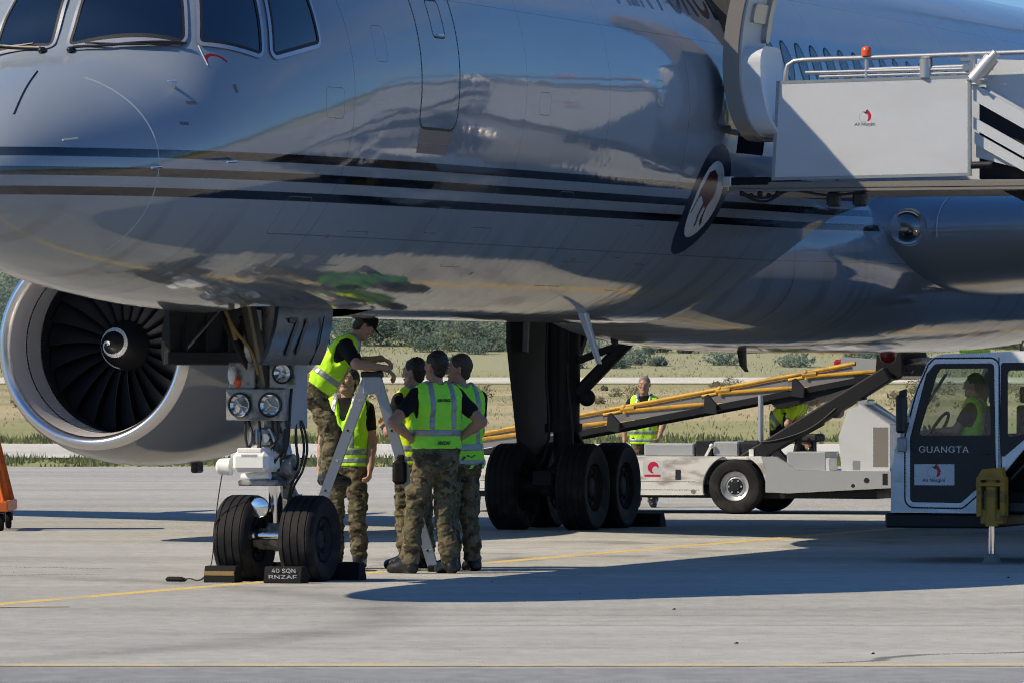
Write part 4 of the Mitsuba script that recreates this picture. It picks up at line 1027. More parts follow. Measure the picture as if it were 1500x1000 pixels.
for s, u in ((1, UN), (-1, UF)):
    pn = sp('side_panel', prism([(-2.435, 3.665), (-2.485, 4.60), (-4.39, 4.625), (-4.39, 3.69)], u - .012, u + .012, 'u'), 'panel_white', False)
    P = sg.Polygon([(-2.425, 3.655), (-2.475, 4.61), (-4.405, 4.64), (-4.405, 3.68)])
    sp('frame', prism(P.difference(P.buffer(-.030, join_style=2)), u - .02, u + .02, 'u'), 'reflector', False, pn)
    if s > 0: logo((u - .012, -3.36, 4.25), .22, pn)
    top = [(u, -2.56, 4.60), (u, -2.585, 4.76), (u, -2.68, 4.805), (u, -3.4, 4.82), (u, -4.5, 4.84), (u, -6.3, 4.875)]
    rl = sp('handrail', tube(curve(top, 50), .024, 10), 'galvanised', True)
    sp('mid_rail', [cyl((u, -2.76, 4.685), (u, -4.62, 4.70), .018), cyl((u, -3.37, 4.63), (u, -3.37, 4.82), .018), cyl((u, -2.9, 4.645), (u, -4.39, 4.66), .014)], 'galvanised', 30, rl)
    sp('post', [cyl((u, -3.95, 4.62), (u, -3.95, 4.80), .052, n=20)], 'galvanised', 30, rl)
    sp('clamp', [box((u - .03, -4.30, 4.76), (u + .03, -4.42, 4.80), .01), cyl((u - .03, -4.36, 4.71), (u + .03, -4.36, 4.71), .035, n=14), box((u - .025, -4.38, 4.66), (u + .025, -4.44, 4.84), .008)], 'steel', 30, rl)
    sp('strut', [cyl((u - .03, -4.44, 4.585), (u - .03, -4.62, 4.80), .072, n=20), box((u - .08, -4.38, 4.58), (u + .02, -4.56, 4.605), .006), cyl((u - .03, -4.62, 4.80), (u - .03, -4.66, 4.85), .045, n=16)], 'galvanised', 30, rl)
    sp('beacon', lathe([(.050, 0), (.052, .05), (.042, .085), (.001, .095)], (u, -3.37, 4.835), (0, 0, 1), 20), 'amber' if s > 0 else 'red_lens', True, rl)
    lo = lambda d0, d1, x0=-4.42, x1=-9.4, g=.56: [(x0, d0), (x1, d0 - (x0 - x1) * g), (x1, d1 - (x0 - x1) * g), (x0, d1)]
    st = sp('stringer', prism(lo(4.555, 4.40), u + .02 * s, u + .05 * s, 'u'), 'panel_white', False)
    sp('stringer_foot', prism(lo(4.24, 4.13), u + .02 * s, u + .06 * s, 'u'), 'panel_white', False, st)
    sp('stringer_web', prism(lo(4.10, 3.99), u + .06 * s, u + .10 * s, 'u'), 'panel_white', False, st)
    sp('stair_rail', tube([(u, -6.3, 4.875), (u, -6.7, 4.75), (u, -9.4, 3.2), (u, -9.5, 1.8)], .024, 10), 'galvanised', True, st)
sp('side_wall', prism([(-4.42, 4.80), (-4.42, 4.57), (-9.4, 1.80), (-9.4, 3.1), (-6.6, 4.70)], UN + .16, UN + .175, 'u'), 'panel_white', False)
sp('side_wall', prism([(-4.42, 4.80), (-4.42, 4.57), (-9.4, 1.80), (-9.4, 3.1), (-6.6, 4.70)], UF - .06, UF - .045, 'u'), 'panel_white', False)
sp('pin', [cyl((UN + .0, -4.41, 3.78), (UN + .0, -4.60, 3.785), .035, n=14), cyl((UN + .0, -4.59, 3.785), (UN + .0, -4.605, 3.785), .04, n=14)], 'black_plastic', 30)
sp('under_frame', prism([(-4.42, 4.50), (-4.42, 3.66), (-6.3, 3.66), (-9.3, 1.2), (-9.3, 1.75)], UN + .24, UN + .26, 'u'), 'gear_dark', False)
sp('gusset', prism([(-4.42, 4.08), (-4.42, 3.86), (-5.6, 3.66), (-5.2, 3.66)], UN + .12, UN + .15, 'u'), 'panel_white', False)
for k in range(18):
    z, v = 3.48 - k * .19, -6.45 - k * .27
    sp('step', [box((UN + .18, v, z), (UF - .08, v - .28, z + .025), .004), box((UN + .18, v - .26, z - .16), (UF - .08, v - .28, z))], 'aluminium', False)
# ------------------------------------------------------------------ belt loader at the far side, its belt raised to the aft hold
loader = thing('belt_loader', 'low white belt loader with yellow folding rails, its belt raised towards the hold', 'belt loader')
def lp(name, mesh, m, smooth=30, sub=None, label=None):
    return add(name, mesh, m, smooth, AIR, sub or loader, label)
L0, L1 = 26.10, 27.80
arch = sg.Point(4.04, .34).buffer(.425, 24)
arch2 = sg.Point(6.9, .34).buffer(.425, 24)
hull = sg.Polygon([(8.25, .30), (8.25, .66), (8.1, .72), (3.68, .742), (3.62, .56), (3.60, .30), (3.66, .245), (5.3, .235), (5.4, .225)])
for u0, u1 in ((L0, L0 + .05), (L1 - .05, L1)):
    b = lp('body_side', prism(hull.difference(arch).difference(arch2), u0, u1, 'u'), 'loader_white', False)
    if u0 == L0:
        lp('body_crease', [box((L0 - .004, 8.2, .405), (L0, 4.55, .415)), box((L0 - .004, 8.2, .30), (L0, 4.50, .308))], 'beam_brown', False, b)
        lp('sticker', [box((L0 - .003, 5.27, .46), (L0, 5.0, .68))], 'panel_white', False, b)
        lp('sticker_print', [prism(sg.Point(5.13, .59).buffer(.075).difference(sg.Point(5.10, .56).buffer(.045)), L0 - .005, L0 - .003, 'u'), box((L0 - .005, 5.25, .47), (L0 - .003, 5.03, .50))], 'logo_red', False, b)
        lp('side_marker', [box((L0 - .012, 4.83, .435), (L0, 4.76, .565), .004)], 'panel_gap', False, b)
        lp('filler', [cyl((L0 - .012, 4.59, .285), (L0, 4.59, .285), .03, n=14)], 'beam_brown', 30, b)
lp('body_top', [box((L0 + .05, 8.2, .69), (L1 - .05, 3.72, .735), .01)], 'loader_white', 30)
lp('nose_deck', [box((L0, 3.60, .50), (L1, 1.96, .555), .008)], 'loader_white', 30)
for a_ in (L0 - .006, L1 - .04): lp('nose_side', prism([(3.62, .56), (3.62, .28), (3.3, .27), (1.95, .345), (1.95, .56)], a_, a_ + .046, 'u'), 'panel_grey', False)
lp('nose_lamp', [cyl((L0 - .016, 2.27, .44), (L0 - .004, 2.27, .44), .035, n=14), box((L0 - .014, 2.06, .38), (L0 - .005, 1.99, .53), .002), cyl((L0 - .014, 2.45, .37), (L0 - .005, 2.45, .37), .025, n=12)], 'black_plastic', 30)
lp('bumper', [box((L0 - .02, 1.95, .25), (L1 + .02, 1.88, .58), .02)], 'black_rubber', 30)
lp('fender_step', [prism([(3.68, .735), (3.62, .56), (3.20, .56), (3.48, .735)], L0 + .01, L0 + .5, 'u')], 'panel_grey', False)
lp('underframe', [box((L0 + .2, 8.0, .20), (L1 - .2, 2.2, .34))], 'black_steel', False)
for v in (4.04, 6.9):
    for u in (L0 + .125, L1 - .125):
        road_wheel((u, v, .352), .352, .24, loader + '__wheel', lp, 'galvanised')
# deck clutter
lp('deck_box', [box((L0 + .12, 5.3, .735), (L0 + .5, 4.62, .90), .02)], 'panel_grey', 30)
lp('deck_box', [box((L0 + .12, 4.60, .735), (L0 + .5, 4.38, .935), .015)], 'black_plastic', 30)
lp('deck_box', [box((L0 + .12, 4.36, .735), (L0 + .5, 4.02, .925), .02)], 'panel_grey', 30)
lp('deck_box', [box((L0 + .10, 3.99, .735), (L0 + .5, 3.72, .94), .05)], 'black_plastic', 30)
lp('lever', [bar((L0 + .08, 4.45, .735), (L0 + .08, 4.38, .86), .03, .03), sphere((L0 + .08, 4.37, .87), .03), box((L0 + .06, 3.86, .735), (L0 + .1, 3.80, .83))], 'white_gloss', 30)
lp('post', [cyl((L0 + .2, 3.745, .735), (L0 + .2, 3.745, 1.52), .036, n=16)], 'galvanised', 30)
# controls and seat
cs = lp('console', [prism([(2.62, .556), (2.66, 1.0), (2.54, 1.33), (2.36, 1.40), (1.98, 1.15), (1.98, .556)], L0 + .05, L0 + .80, 'u')], 'panel_white', False)
lp('console_panel', [box((L0 + .042, 2.20, .61), (L0 + .05, 2.0, 1.115), .002)], 'beam_brown', False, cs)
lp('console_top', [bar((L0 + .4, 2.37, 1.415), (L0 + .4, 1.97, 1.15), .72, .02)], 'panel_grey', False, cs)
lp('switch_box', [box((L0 + .1, 2.44, 1.39), (L0 + .4, 2.28, 1.47), .02), cyl((L0 + .2, 2.36, 1.45), (L0 + .2, 2.32, 1.55), .02, n=8)], 'galvanised', 30, cs)
lp('console_vent', [box((L0 + .044, 2.47, .57), (L0 + .05, 2.37, .69))], 'reflector', False, cs)
lp('deck_cabinet', [box((L0 + .08, 3.36, .556), (L0 + .6, 2.84, .80), .01)], 'panel_grey', 30)
lp('deck_cabinet', [box((L0 + .06, 2.83, .556), (L0 + .4, 2.78, .72), .006)], 'panel_white', 30)
lp('seat', [box((L0 + .6, 3.58, 1.0), (L0 + 1.0, 3.52, 1.30), .02), box((L0 + .6, 3.54, .92), (L0 + 1.0, 3.12, 1.02), .03), box((L0 + .72, 3.42, .556), (L0 + .88, 3.2, .95))], 'seat_cloth', 30)
# the belt
B0, B1 = L0 + .40, L0 + 1.35
belt = loader + '__belt'
d = unit(np.array([0, 1.90 - 8.0, 1.80 - .70])); nrm = np.array([0, -d[2], d[1]]) * (-1)
def on_belt(s, h, u): return np.array([u, 8.0 + d[1] * s, .70 + d[2] * s]) + np.array([0, nrm[1], nrm[2]]) * h
Ltot = 6.15
for u in (B0, B1):
    lp('side_beam', [bar(on_belt(0, .0, u), on_belt(Ltot, .02, u), .05, .075, up=(0, 0, 1))], 'black_steel', 30, belt)
lp('belt_surface', [bar(on_belt(0, .02, (B0 + B1) / 2), on_belt(Ltot, .02, (B0 + B1) / 2), B1 - B0 - .06, .03)], 'black_rubber', 30, belt)
for s in (0.02, Ltot - .02): lp('belt_roller', cyl(on_belt(s, -.01, B0 + .03), on_belt(s, -.01, B1 - .03), .05), 'steel', 30, belt)
lp('belt_keel', prism([(3.70, 1.44), (3.60, 1.345), (3.42, 1.37), (2.15, 1.76), (2.15, 1.80), (3.68, 1.50)], B0 + .02, B1 - .02, 'u'), 'black_steel', False, belt)
for s in (2.24, 3.58, 4.78):
    p_ = on_belt(s, .0, B0 - .06)
    lp('hinge_bracket', prism([(p_[1] + .07, p_[2] - .04), (p_[1] + .06, p_[2] + .17), (p_[1] + .02, p_[2] + .19), (p_[1] - .10, p_[2] + .06), (p_[1] - .09, p_[2] - .06)], B0 - .10, B0 - .035, 'u'), 'gear_dark', False, belt)
for s_, u in ((-1, B0 - .03), (1, B1 + .03)):
    rl = belt
    H = .235
    lp('top_rail', tube([on_belt(0.1, .17, u), on_belt(.5, H, u), on_belt(Ltot - .55, H, u)], .029, 10), 'yellow_paint', True, rl)
    for a, b in ((.2, 2.12), (2.43, 3.49), (3.75, 4.67), (4.93, 5.90)):
        lp('low_rail', [cyl(on_belt(a, H - .055, u), on_belt(b, .085, u), .026, n=12), cyl(on_belt(b, .085, u), on_belt(b + .10, .075, u), .02, n=10)], 'yellow_paint', 30, rl)
        q0, q1 = on_belt(a, H - .03, u), on_belt(min(b, Ltot - .6), H - .03, u); r0, r1 = on_belt(a, .05, u), on_belt(min(b, Ltot - .6), .05, u)
        lp('rail_panel', prism([(q0[1], q0[2]), (q1[1], q1[2]), (r1[1], r1[2]), (r0[1], r0[2])], u - s_ * .016, u - s_ * .008, 'u'), 'belt_panel', False, rl)
        lp('rail_knuckle', [cyl(on_belt(a, H - .08, u), on_belt(a, H + .02, u), .032, n=10), sphere(on_belt(a, H, u), .042, 1), cyl(on_belt(a - .05, H - .02, u), on_belt(a + .14, H - .035, u), .04, n=10)], 'yellow_paint', 30, rl)
lp('end_bumper', [box(on_belt(5.0, .23, B1), on_belt(5.0, .40, B1 + .14) + [0, -.16, 0], .04)], 'red_lens', 30, belt)
lp('end_panel', [bar(on_belt(5.15, .30, B1 - .1), on_belt(5.9, .12, B1 - .1), .02, .2)], 'panel_grey', False, belt)
lp('belt_head', [prism([(2.24, 1.77), (2.22, 2.035), (1.90, 2.075), (1.89, 1.78), (2.0, 1.72)], B0 - .12, B1 + .12, 'u')], 'black_rubber', False, belt)
lp('belt_nose', [prism([(1.9, 1.90), (1.9, 1.975), (1.68, 2.0), (1.67, 1.96)], B0 + .05, B1 - .05, 'u'), cyl((B0, 1.86, 1.86), (B0, 1.78, 1.82), .03, n=10)], 'black_plastic', False, belt)
for u in (B0 - .24,):
    arm = lp('lift_arm', [bar((u, 3.95, .66), (u, 2.02, 1.80), .16, .20, up=(0, 0, 1), bev=.02), bar((u, 3.55, .82), (u, 3.30, .56), .12, .10), cyl((u - .06, 2.72, 1.30), (u + .12, 2.72, 1.30), .07, n=14)], 'black_steel', 30)
    lp('ram', [cyl((u, 3.62, .80), (u, 2.9, 1.18), .045), cyl((u, 3.3, .62), (u, 3.2, 1.05), .04)], 'gear_dark', 30, arm)
    lp('hose', [tube(curve([(u - .09, 3.7, .92), (u - .10, 3.2, 1.03), (u - .09, 2.7, 1.36)], 12), .010, 6)], 'cable_black', True, arm)
# ------------------------------------------------------------------ chocks, ladder, stand
def chock(name, label, u0, v0, v1, h=.145, dep=.20, tilt=0.0, group=None):
    k = thing(name, label, 'wheel chock', group)
    P = sg.Polygon([(u0, 0), (u0 + dep, 0), (u0 + dep * .70, h * .96), (u0 + dep * .58, h), (u0 + .03, h * .97), (u0 + .012, h * .55), (u0 + .008, h * .5)])
    m = prism(P.buffer(-.008).buffer(.008), v0, v1, 'v')
    add('block', m, 'black_rubber', 30, AIR, k)
    return k
c1 = chock('wheel_chock', 'black wheel chock with a tan stripe before the left nose wheel', -.56, .17, .455)
add('stripe', [box((-.563, .172, .060), (-.548, .453, .098), .003)], 'gold_fitting', 30, AIR, c1)
add('rope', [tube(curve([(-.52, .46, .05), (-.50, .54, .015), (-.48, .62, .03), (-.46, .68, .015)], 18), .007, 6)], 'cable_black', True, AIR, c1)
add('rope_handle', [tube(curve([(-.46, .66, .018), (-.45, .78, .02), (-.44, .86, .02)], 12), np.interp(np.linspace(0, 1, 12), [0, .2, .9, 1], [.01, .024, .024, .008]), 8)], 'black_rubber', True, AIR, c1)
c2 = chock('wheel_chock', 'black wheel chock painted with white lettering before the right nose wheel', -.55, -.44, -.10)
def chock_text(t, h, z, v, L): add('lettering', lettering(t, h, (-.545, v, z), (0, -1, 0), (-.2, 0, 1), .003, False, L), 'panel_white', False, AIR, c2)
chock_text('40 SQN', .038, .090, -.17, .22); chock_text('RNZAF', .032, .040, -.14, .26)
c3 = chock('wheel_chock', 'plain black wheel chock behind the right nose wheel', .36, -.63, -.34, .16, .20)
c4 = chock('wheel_chock', 'plain black wheel chock behind the main wheels under the wing', 19.42, 2.85, 3.5, .16, .24)
c5 = chock('wheel_chock', 'black wheel chock hidden behind the left nose wheel', .38, .16, .46, .15, .20)
# the thin cord that hangs from the nose leg
solo('hanging_cord', 'thin dark cord hanging from the nose leg down to the striped chock', 'cord', tube(curve([(-.30, .385, .95), (-.33, .43, .6), (-.36, .45, .25), (-.42, .455, .10)], 24), .0055, 6), 'cable_black', True, AIR)

# A-frame step ladder, seen from its side
ld = thing('step_ladder', 'aluminium A-frame step ladder standing beside the nose gear', 'ladder')
LY0, LY1 = 57.85, 58.25
ap = np.array([-1.279, 0, 1.80])
def lrail(foot_x, y, top_dx, w=.085):
    a, b = np.array([foot_x, y, .03]), np.array([ap[0] + top_dx, y, ap[2] - .02])
    m = [bar(a, b, .022, w, up=(1, 0, 0), bev=.004)]
    x = unit(b - a); n_ = np.cross(x, (0, 1, 0))
    for s in (-1, 1): m.append(bar(a + n_ * s * w * .47, b + n_ * s * w * .47, .032, .010, up=tuple(n_)))
    return m
for fx, tdx in ((-1.965, -.035), (-.72, .035)):
    for y in (LY0, LY1): add('stile', lrail(fx, y, tdx), 'aluminium', 30, None, ld)
    for k in range(6):
        q = (k + .6) / 6.4
        if fx > -1 and k % 2: continue
        x = fx + (ap[0] + tdx - fx) * q; z = .03 + (ap[2] - .05) * q
        add('rung', [box((x - .045, LY0 - .016, z - .012), (x + .045, LY1 + .016, z + .012), .004)], 'aluminium', 30, None, ld)
        for y, s in ((LY0, -1), (LY1, 1)):
            add('rivet', [cyl((x, y + s * .012, z), (x, y + s * .020, z), .012, n=10)], 'chrome' if k % 2 else 'black_plastic', 30, None, ld)
    for y in (LY0, LY1): add('foot_pad', [box((fx - .05, y - .03, 0), (fx + .05, y + .03, .06), .01)], 'black_rubber', 30, None, ld)
add('top_cap', [box((ap[0] - .10, LY0 - .03, 1.765), (ap[0] + .10, LY1 + .03, 1.83), .025)], 'black_plastic', 30, None, ld)
add('hinge', [box((ap[0] - .08, y - .02, 1.62), (ap[0] + .08, y + .012, 1.78), .02) for y in (LY0 - .02,)], 'aluminium', 30, None, ld)
x0, z0 = -1.02, .93
solo('tool_pouch', 'black tool pouch hanging on the right leg of the step ladder', 'pouch', [box((x0 - .07, LY0 - .16, z0 - .13), (x0 + .06, LY0 - .03, z0 + .09), .03), box((x0 - .03, LY0 - .14, z0 + .06), (x0 + .04, LY0 - .03, z0 + .14), .02)], 'black_cloth', 40)

# orange wheeled stand at the left edge
st = thing('wheeled_stand', 'orange steel wheeled stand with slanting leg at the left picture edge', 'stand')
SX, SY = -5.86, 73.2
def sadd(n_, m, mm): return add(n_, m, mm, 30, None, st)
for x, sx in ((SX, -.33), (SX - 1.9, .33)):
    for y in (SY - .55, SY + .55):
        wl = sadd('wheel', lathe([(.03, -.03), (.085, -.032), (.098, -.02), (.10, 0), (.098, .02), (.085, .032), (.03, .03)], (x, y, .10), (1, 0, 0), 28), 'black_rubber')
        sadd('fork', [box((x - .05, y - .03, .10), (x - .038, y + .03, .21)), box((x + .038, y - .03, .10), (x + .05, y + .03, .21)), box((x - .05, y - .04, .205), (x + .05, y + .04, .22))], 'black_steel')
        sadd('leg', [bar((x + .03, y, .33), (x + sx * .9, (y + SY) / 2, 1.75), .07, .07, bev=.008)], 'orange_paint')
    sadd('base_beam', [box((x - .09, SY - .7, .22), (x + .09, SY + .7, .34), .012)], 'orange_paint')
for y in (SY - .55, SY + .55):
    sadd('cross_beam', [box((SX - 1.85, y - .05, .235), (SX - .09, y + .05, .325), .01)], 'orange_paint')
    sadd('diagonal', [bar((SX - .02, y, .36), (SX - .5, y, 1.0), .05, .05)], 'orange_paint')
sadd('top_beam', [box((SX - 1.7, SY - .3, 1.70), (SX - .15, SY + .3, 1.80), .012)], 'orange_paint')
sadd('jack_post', [cyl((SX - .93, SY, .3), (SX - .93, SY, 1.7), .08), cyl((SX - .93, SY, 1.7), (SX - .93, SY, 2.1), .05)], 'orange_paint')
# ------------------------------------------------------------------ people: one signed-distance body each, meshed with surface nets
def smin(a, b, k):
    h = np.clip(.5 + .5 * (b - a) / k, 0, 1)
    return b + (a - b) * h - k * h * (1 - h)

class Field:
    """signed distance on a grid over a box"""
    def __init__(s, lo, hi, step):
        s.lo, s.step = np.asarray(lo, float), step
        n = np.ceil((np.asarray(hi) - s.lo) / step).astype(int) + 1
        s.ax = [s.lo[k] + step * np.arange(n[k]) for k in range(3)]
        s.f = np.full(n, 1.0, np.float32)
    def block(s, lo, hi):
        sl = []
        for k in range(3):
            a = max(int((lo[k] - s.lo[k]) / s.step), 0); b = min(int((hi[k] - s.lo[k]) / s.step) + 2, len(s.ax[k]))
            if b <= a: return None, None
            sl.append(slice(a, b))
        return tuple(sl), [s.ax[0][sl[0]][:, None, None], s.ax[1][sl[1]][None, :, None], s.ax[2][sl[2]][None, None, :]]
    def cone(s, a, b, ra, rb=None, k=.02, sub=False, sq=None):
        """round cone from a to b; sq = (axis, factor) flattens it"""
        rb = ra if rb is None else rb
        a, b = np.asarray(a, float), np.asarray(b, float); m = max(ra, rb) * 1.6 + k + 3 * s.step
        sl, P = s.block(np.minimum(a, b) - m, np.maximum(a, b) + m)
        if sl is None: return
        d = b - a; L2 = max(d @ d, 1e-12)
        q = [P[i] - a[i] for i in range(3)]
        t = np.clip((q[0] * d[0] + q[1] * d[1] + q[2] * d[2]) / L2, 0, 1)
        e = [q[i] - t * d[i] for i in range(3)]
        if sq is not None:
            n, fac = np.asarray(sq[0], float), sq[1]
            w = e[0] * n[0] + e[1] * n[1] + e[2] * n[2]
            r2 = e[0] ** 2 + e[1] ** 2 + e[2] ** 2 + (fac * fac - 1) * w * w
        else: r2 = e[0] ** 2 + e[1] ** 2 + e[2] ** 2
        D = np.sqrt(r2) - (ra + (rb - ra) * t)
        if sub: s.f[sl] = np.maximum(s.f[sl], -D)
        else: s.f[sl] = smin(s.f[sl], D, k)
    def union(s, other, k): s.f = smin(s.f, other.f, k).astype(np.float32)
    def cut(s, p, n):
        """keep the side of the plane through p that n points away from"""
        n = unit(n)
        D = (s.ax[0] - p[0])[:, None, None] * n[0] + (s.ax[1] - p[1])[None, :, None] * n[1] + (s.ax[2] - p[2])[None, None, :] * n[2]
        s.f = np.maximum(s.f, D.astype(np.float32))
    def wrinkle(s, amp, freq, seed, zs=1.0):
        near = np.argwhere(np.abs(s.f) < amp * 2 + 2 * s.step)
        p = np.stack([s.ax[k][near[:, k]] for k in range(3)], 1) * np.array([freq, freq, freq * zs])
        s.f[tuple(near.T)] += (amp * 2 * (meshkit.fbm(p, 3, seed) - .5)).astype(np.float32)
    def mesh(s):
        f = s.f; inside = f < 0
        c = [inside[i:i + f.shape[0] - 1, j:j + f.shape[1] - 1, k:k + f.shape[2] - 1] for i in (0, 1) for j in (0, 1) for k in (0, 1)]
        n_in = sum(x.astype(np.int8) for x in c)
        cells = np.argwhere((n_in > 0) & (n_in < 8))
        idx = np.full(n_in.shape, -1, np.int32); idx[tuple(cells.T)] = np.arange(len(cells))
        acc, cnt = np.zeros((len(cells), 3)), np.zeros(len(cells))
        corners = [np.array(o) for o in np.ndindex(2, 2, 2)]
        for a in corners:
            for ax in range(3):
                if a[ax]: continue
                b = a.copy(); b[ax] = 1
                fa, fb = f[tuple((cells + a).T)], f[tuple((cells + b).T)]
                x = (fa < 0) != (fb < 0)
                t = np.where(x, fa / np.where(x, fa - fb, 1), 0)
                p = a + (b - a) * t[:, None]
                acc += p * x[:, None]; cnt += x
        v = s.lo + (cells + acc / np.maximum(cnt, 1)[:, None]) * s.step
        quads = []
        for ax in range(3):
            o1, o2 = [k for k in range(3) if k != ax]
            sh = [slice(None)] * 3
            g0, g1 = list(sh), list(sh); g0[ax] = slice(0, -1); g1[ax] = slice(1, None)
            x = inside[tuple(g0)] != inside[tuple(g1)]
            e = np.argwhere(x)
            ok = (e[:, o1] > 0) & (e[:, o2] > 0) & (e[:, o1] < f.shape[o1] - 1) & (e[:, o2] < f.shape[o2] - 1)
            e = e[ok]
            def cell(d1, d2):
                q = e.copy(); q[:, o1] += d1; q[:, o2] += d2; return idx[tuple(q.T)]
            q = np.stack([cell(-1, -1), cell(0, -1), cell(0, 0), cell(-1, 0)], 1)
            flip = inside[tuple(e.T)]
            if ax == 1: flip = ~flip
            q[~flip] = q[~flip][:, ::-1]
            quads.append(q)
        q = np.vstack(quads); q = q[(q >= 0).all(1)]
        m = tm(v, q)
        return m

def rotz(a): return np.array([[math.cos(a), -math.sin(a), 0], [math.sin(a), math.cos(a), 0], [0, 0, 1.0]])
def rotx(a): return np.array([[1.0, 0, 0], [0, math.cos(a), -math.sin(a)], [0, math.sin(a), math.cos(a)]])
def roty(a): return np.array([[math.cos(a), 0, math.sin(a)], [0, 1.0, 0], [-math.sin(a), 0, math.cos(a)]])

def person(label, at, face, height=1.80, step=.0085, lean=0, bend_side=0, twist=0, head_yaw=0, head_pitch=0, legs=None, arms=None, hem=.90, vest='hi_vis', trousers='camo_cloth',
           boots='boot_leather', skin_m='skin_fair', hair='hair_dark', cap=None, group=None, sleeves=.55, seed=1, roll=0, vest_open=False, marks=None, face_parts=True, curl=.55, pelvis_z=.95, hair_len=0, shirt='black_cloth'):
    """local frame: x to the person's right, y forward, z up, for 1.80 m; legs: dict of knee/ankle/toe per side; arms: dict of elbow/wrist (+hand direction) per side, body frame unless tuple is flagged"""
    S = height / 1.80
    R0 = rotz(face)
    at = np.asarray(at, float)
    W = lambda p: at + R0 @ (np.asarray(p, float) * S)
    pel = np.array([0, 0, pelvis_z])
    RT = rotz(twist) @ rotx(-lean) @ roty(bend_side)
    TT = lambda p: pel + RT @ (np.asarray(p, float) - np.array([0, 0, .95]))      # torso frame (upright at .95) -> person frame
    WT = lambda p: W(TT(p))
    up_t = R0 @ RT @ np.array([0, 0, 1.0]); fw_t = R0 @ RT @ np.array([0, 1.0, 0])
    legs = {**{'L': ((-.105, .02, .50), (-.115, -.02, .10), (-.15, .17, .035)), 'R': ((.105, .02, .50), (.115, -.02, .10), (.15, .17, .035))}, **(legs or {})}
    hipj = {'L': pel + RT @ np.array([-.09, 0, -.03]) if False else pel + np.array([-.09, 0, -.02]), 'R': pel + np.array([.09, 0, -.02])}
    sh = {'L': np.array([-.185, -.01, 1.445]), 'R': np.array([.185, -.01, 1.445])}
    arms = {**{'L': ((-.235, -.02, 1.16), (-.24, .05, .92), None), 'R': ((.235, -.02, 1.16), (.24, .05, .92), None)}, **(arms or {})}
    A = {}
    for s in 'LR':
        e, w, h = arms[s]
        A[s] = (WT(sh[s]), WT(e), WT(w), None if h is None else [R0 @ RT @ unit(x) for x in h])
    head_c = np.array([0, .025, 1.685]); RH = rotz(head_yaw) @ rotx(head_pitch) @ roty(roll)
    nb = np.array([0, -.005, 1.535])
    WH = lambda p: WT(nb + RH @ (np.asarray(p, float) - nb))
    hd = lambda v: R0 @ RT @ RH @ np.asarray(v, float)
    allp = [WH(head_c + d) for d in ([.2, .2, .2], [-.2, -.2, -.2], [.2, -.2, .2], [-.2, .2, -.2])] + [x for s in 'LR' for x in A[s][:3]] + [W(p) for s in 'LR' for p in legs[s]] + [WT((.26, .2, 1.3)), WT((-.26, -.2, 1.3))]
    lo, hi = np.min(allp, 0) - .22, np.max(allp, 0) + .22
    lo[2] = max(lo[2], at[2] - .02) if at[2] == 0 else lo[2]
    near = step < .012
    k_ = thing('person', label, 'person', group)
    c = lambda F, a, b, ra, rb=None, **q: F.cone(a, b, ra * S, None if rb is None else rb * S, **q)

    def torso(F, off, k=.05):
        c(F, WT((-.085, -.005, 1.36)), WT((.085, -.005, 1.36)), .105 + off, k=k)
        c(F, WT((-.075, .0, 1.22)), WT((.075, .0, 1.22)), .105 + off, k=k)
        c(F, WT((-.070, .01, 1.10)), WT((.070, .01, 1.10)), .105 + off, k=k)
        c(F, WT((-.135, -.012, 1.445)), WT((.135, -.012, 1.445)), .065 + off, k=k)
        c(F, WT((-.07, -.01, 1.50)), WT((.07, -.01, 1.50)), .045 + off, k=k)
    def hips(F, off, k=.04):
        c(F, W(pel + [-.075, -.01, .05]), W(pel + [.075, -.01, .05]), .108 + off, k=k)
        c(F, W(pel + [-.075, -.02, -.04]), W(pel + [.075, -.02, -.04]), .108 + off, k=k)
    def arm_up(F, s, off, q=1.0, k=.03):
        a, e, w, h = A[s]
        c(F, a, a + (e - a) * q, .058 + off, .046 + off * 1.1, k=k)
    # skin: head, neck, arms, hands, and the body below the clothes
    F = Field(lo, hi, step if not near else step * .85)
    torso(F, -.012); hips(F, -.012)
    for s in 'LR':
        kn, an, to = [W(p) for p in legs[s]]
        c(F, W(hipj[s]), kn, .075, .055); c(F, kn, an, .052, .040); c(F, an, W(np.array(legs[s][2])), .038, .03)
        a, e, w, h = A[s]
        arm_up(F, s, 0)
        c(F, e, e + (w - e) * .35, .044, .043, k=.02); c(F, e + (w - e) * .3, w, .043, .029, k=.02)
        d = unit(w - e)
        if h is None:
            nrm = unit(np.cross(d, fw_t)) * (1 if s == 'L' else -1); fd = d
        else: fd, nrm = unit(h[0]), unit(h[1])
        nrm = unit(nrm - fd * (nrm @ fd)); side = np.cross(fd, nrm) * (1 if s == 'L' else -1)
        G = Field(w - .24 * S, w + .24 * S, F.step) if False else None
        pc = w + fd * .055 * S
        c(F, w, w + fd * .02 * S, .028, .026, k=.02)
        for o in (-.024, -.008, .008, .024):
            c(F, w + fd * .02 * S + side * o * .7 * S, w + fd * .085 * S + side * o * S, .0135, .0135, k=.012)
        for j, (o, L) in enumerate(((.027, .072), (.009, .082), (-.009, .078), (-.027, .062))):
            p0 = w + (fd * .088 + side * o) * S
            cu = curl * (1 + .12 * j)
            d1 = unit(fd * math.cos(cu) + nrm * math.sin(cu)); d2 = unit(fd * math.cos(cu * 2.1) + nrm * math.sin(cu * 2.1))
            p1 = p0 + d1 * L * .5 * S; p2 = p1 + d2 * L * .5 * S
            c(F, p0, p1, .0105, .0095, k=.006); c(F, p1, p2, .0095, .008, k=.006)
        t0 = w + (fd * .03 + side * .03) * S; t1 = w + (fd * .062 + side * .052 + nrm * .012) * S; t2 = w + (fd * .092 + side * .05 + nrm * .024) * S
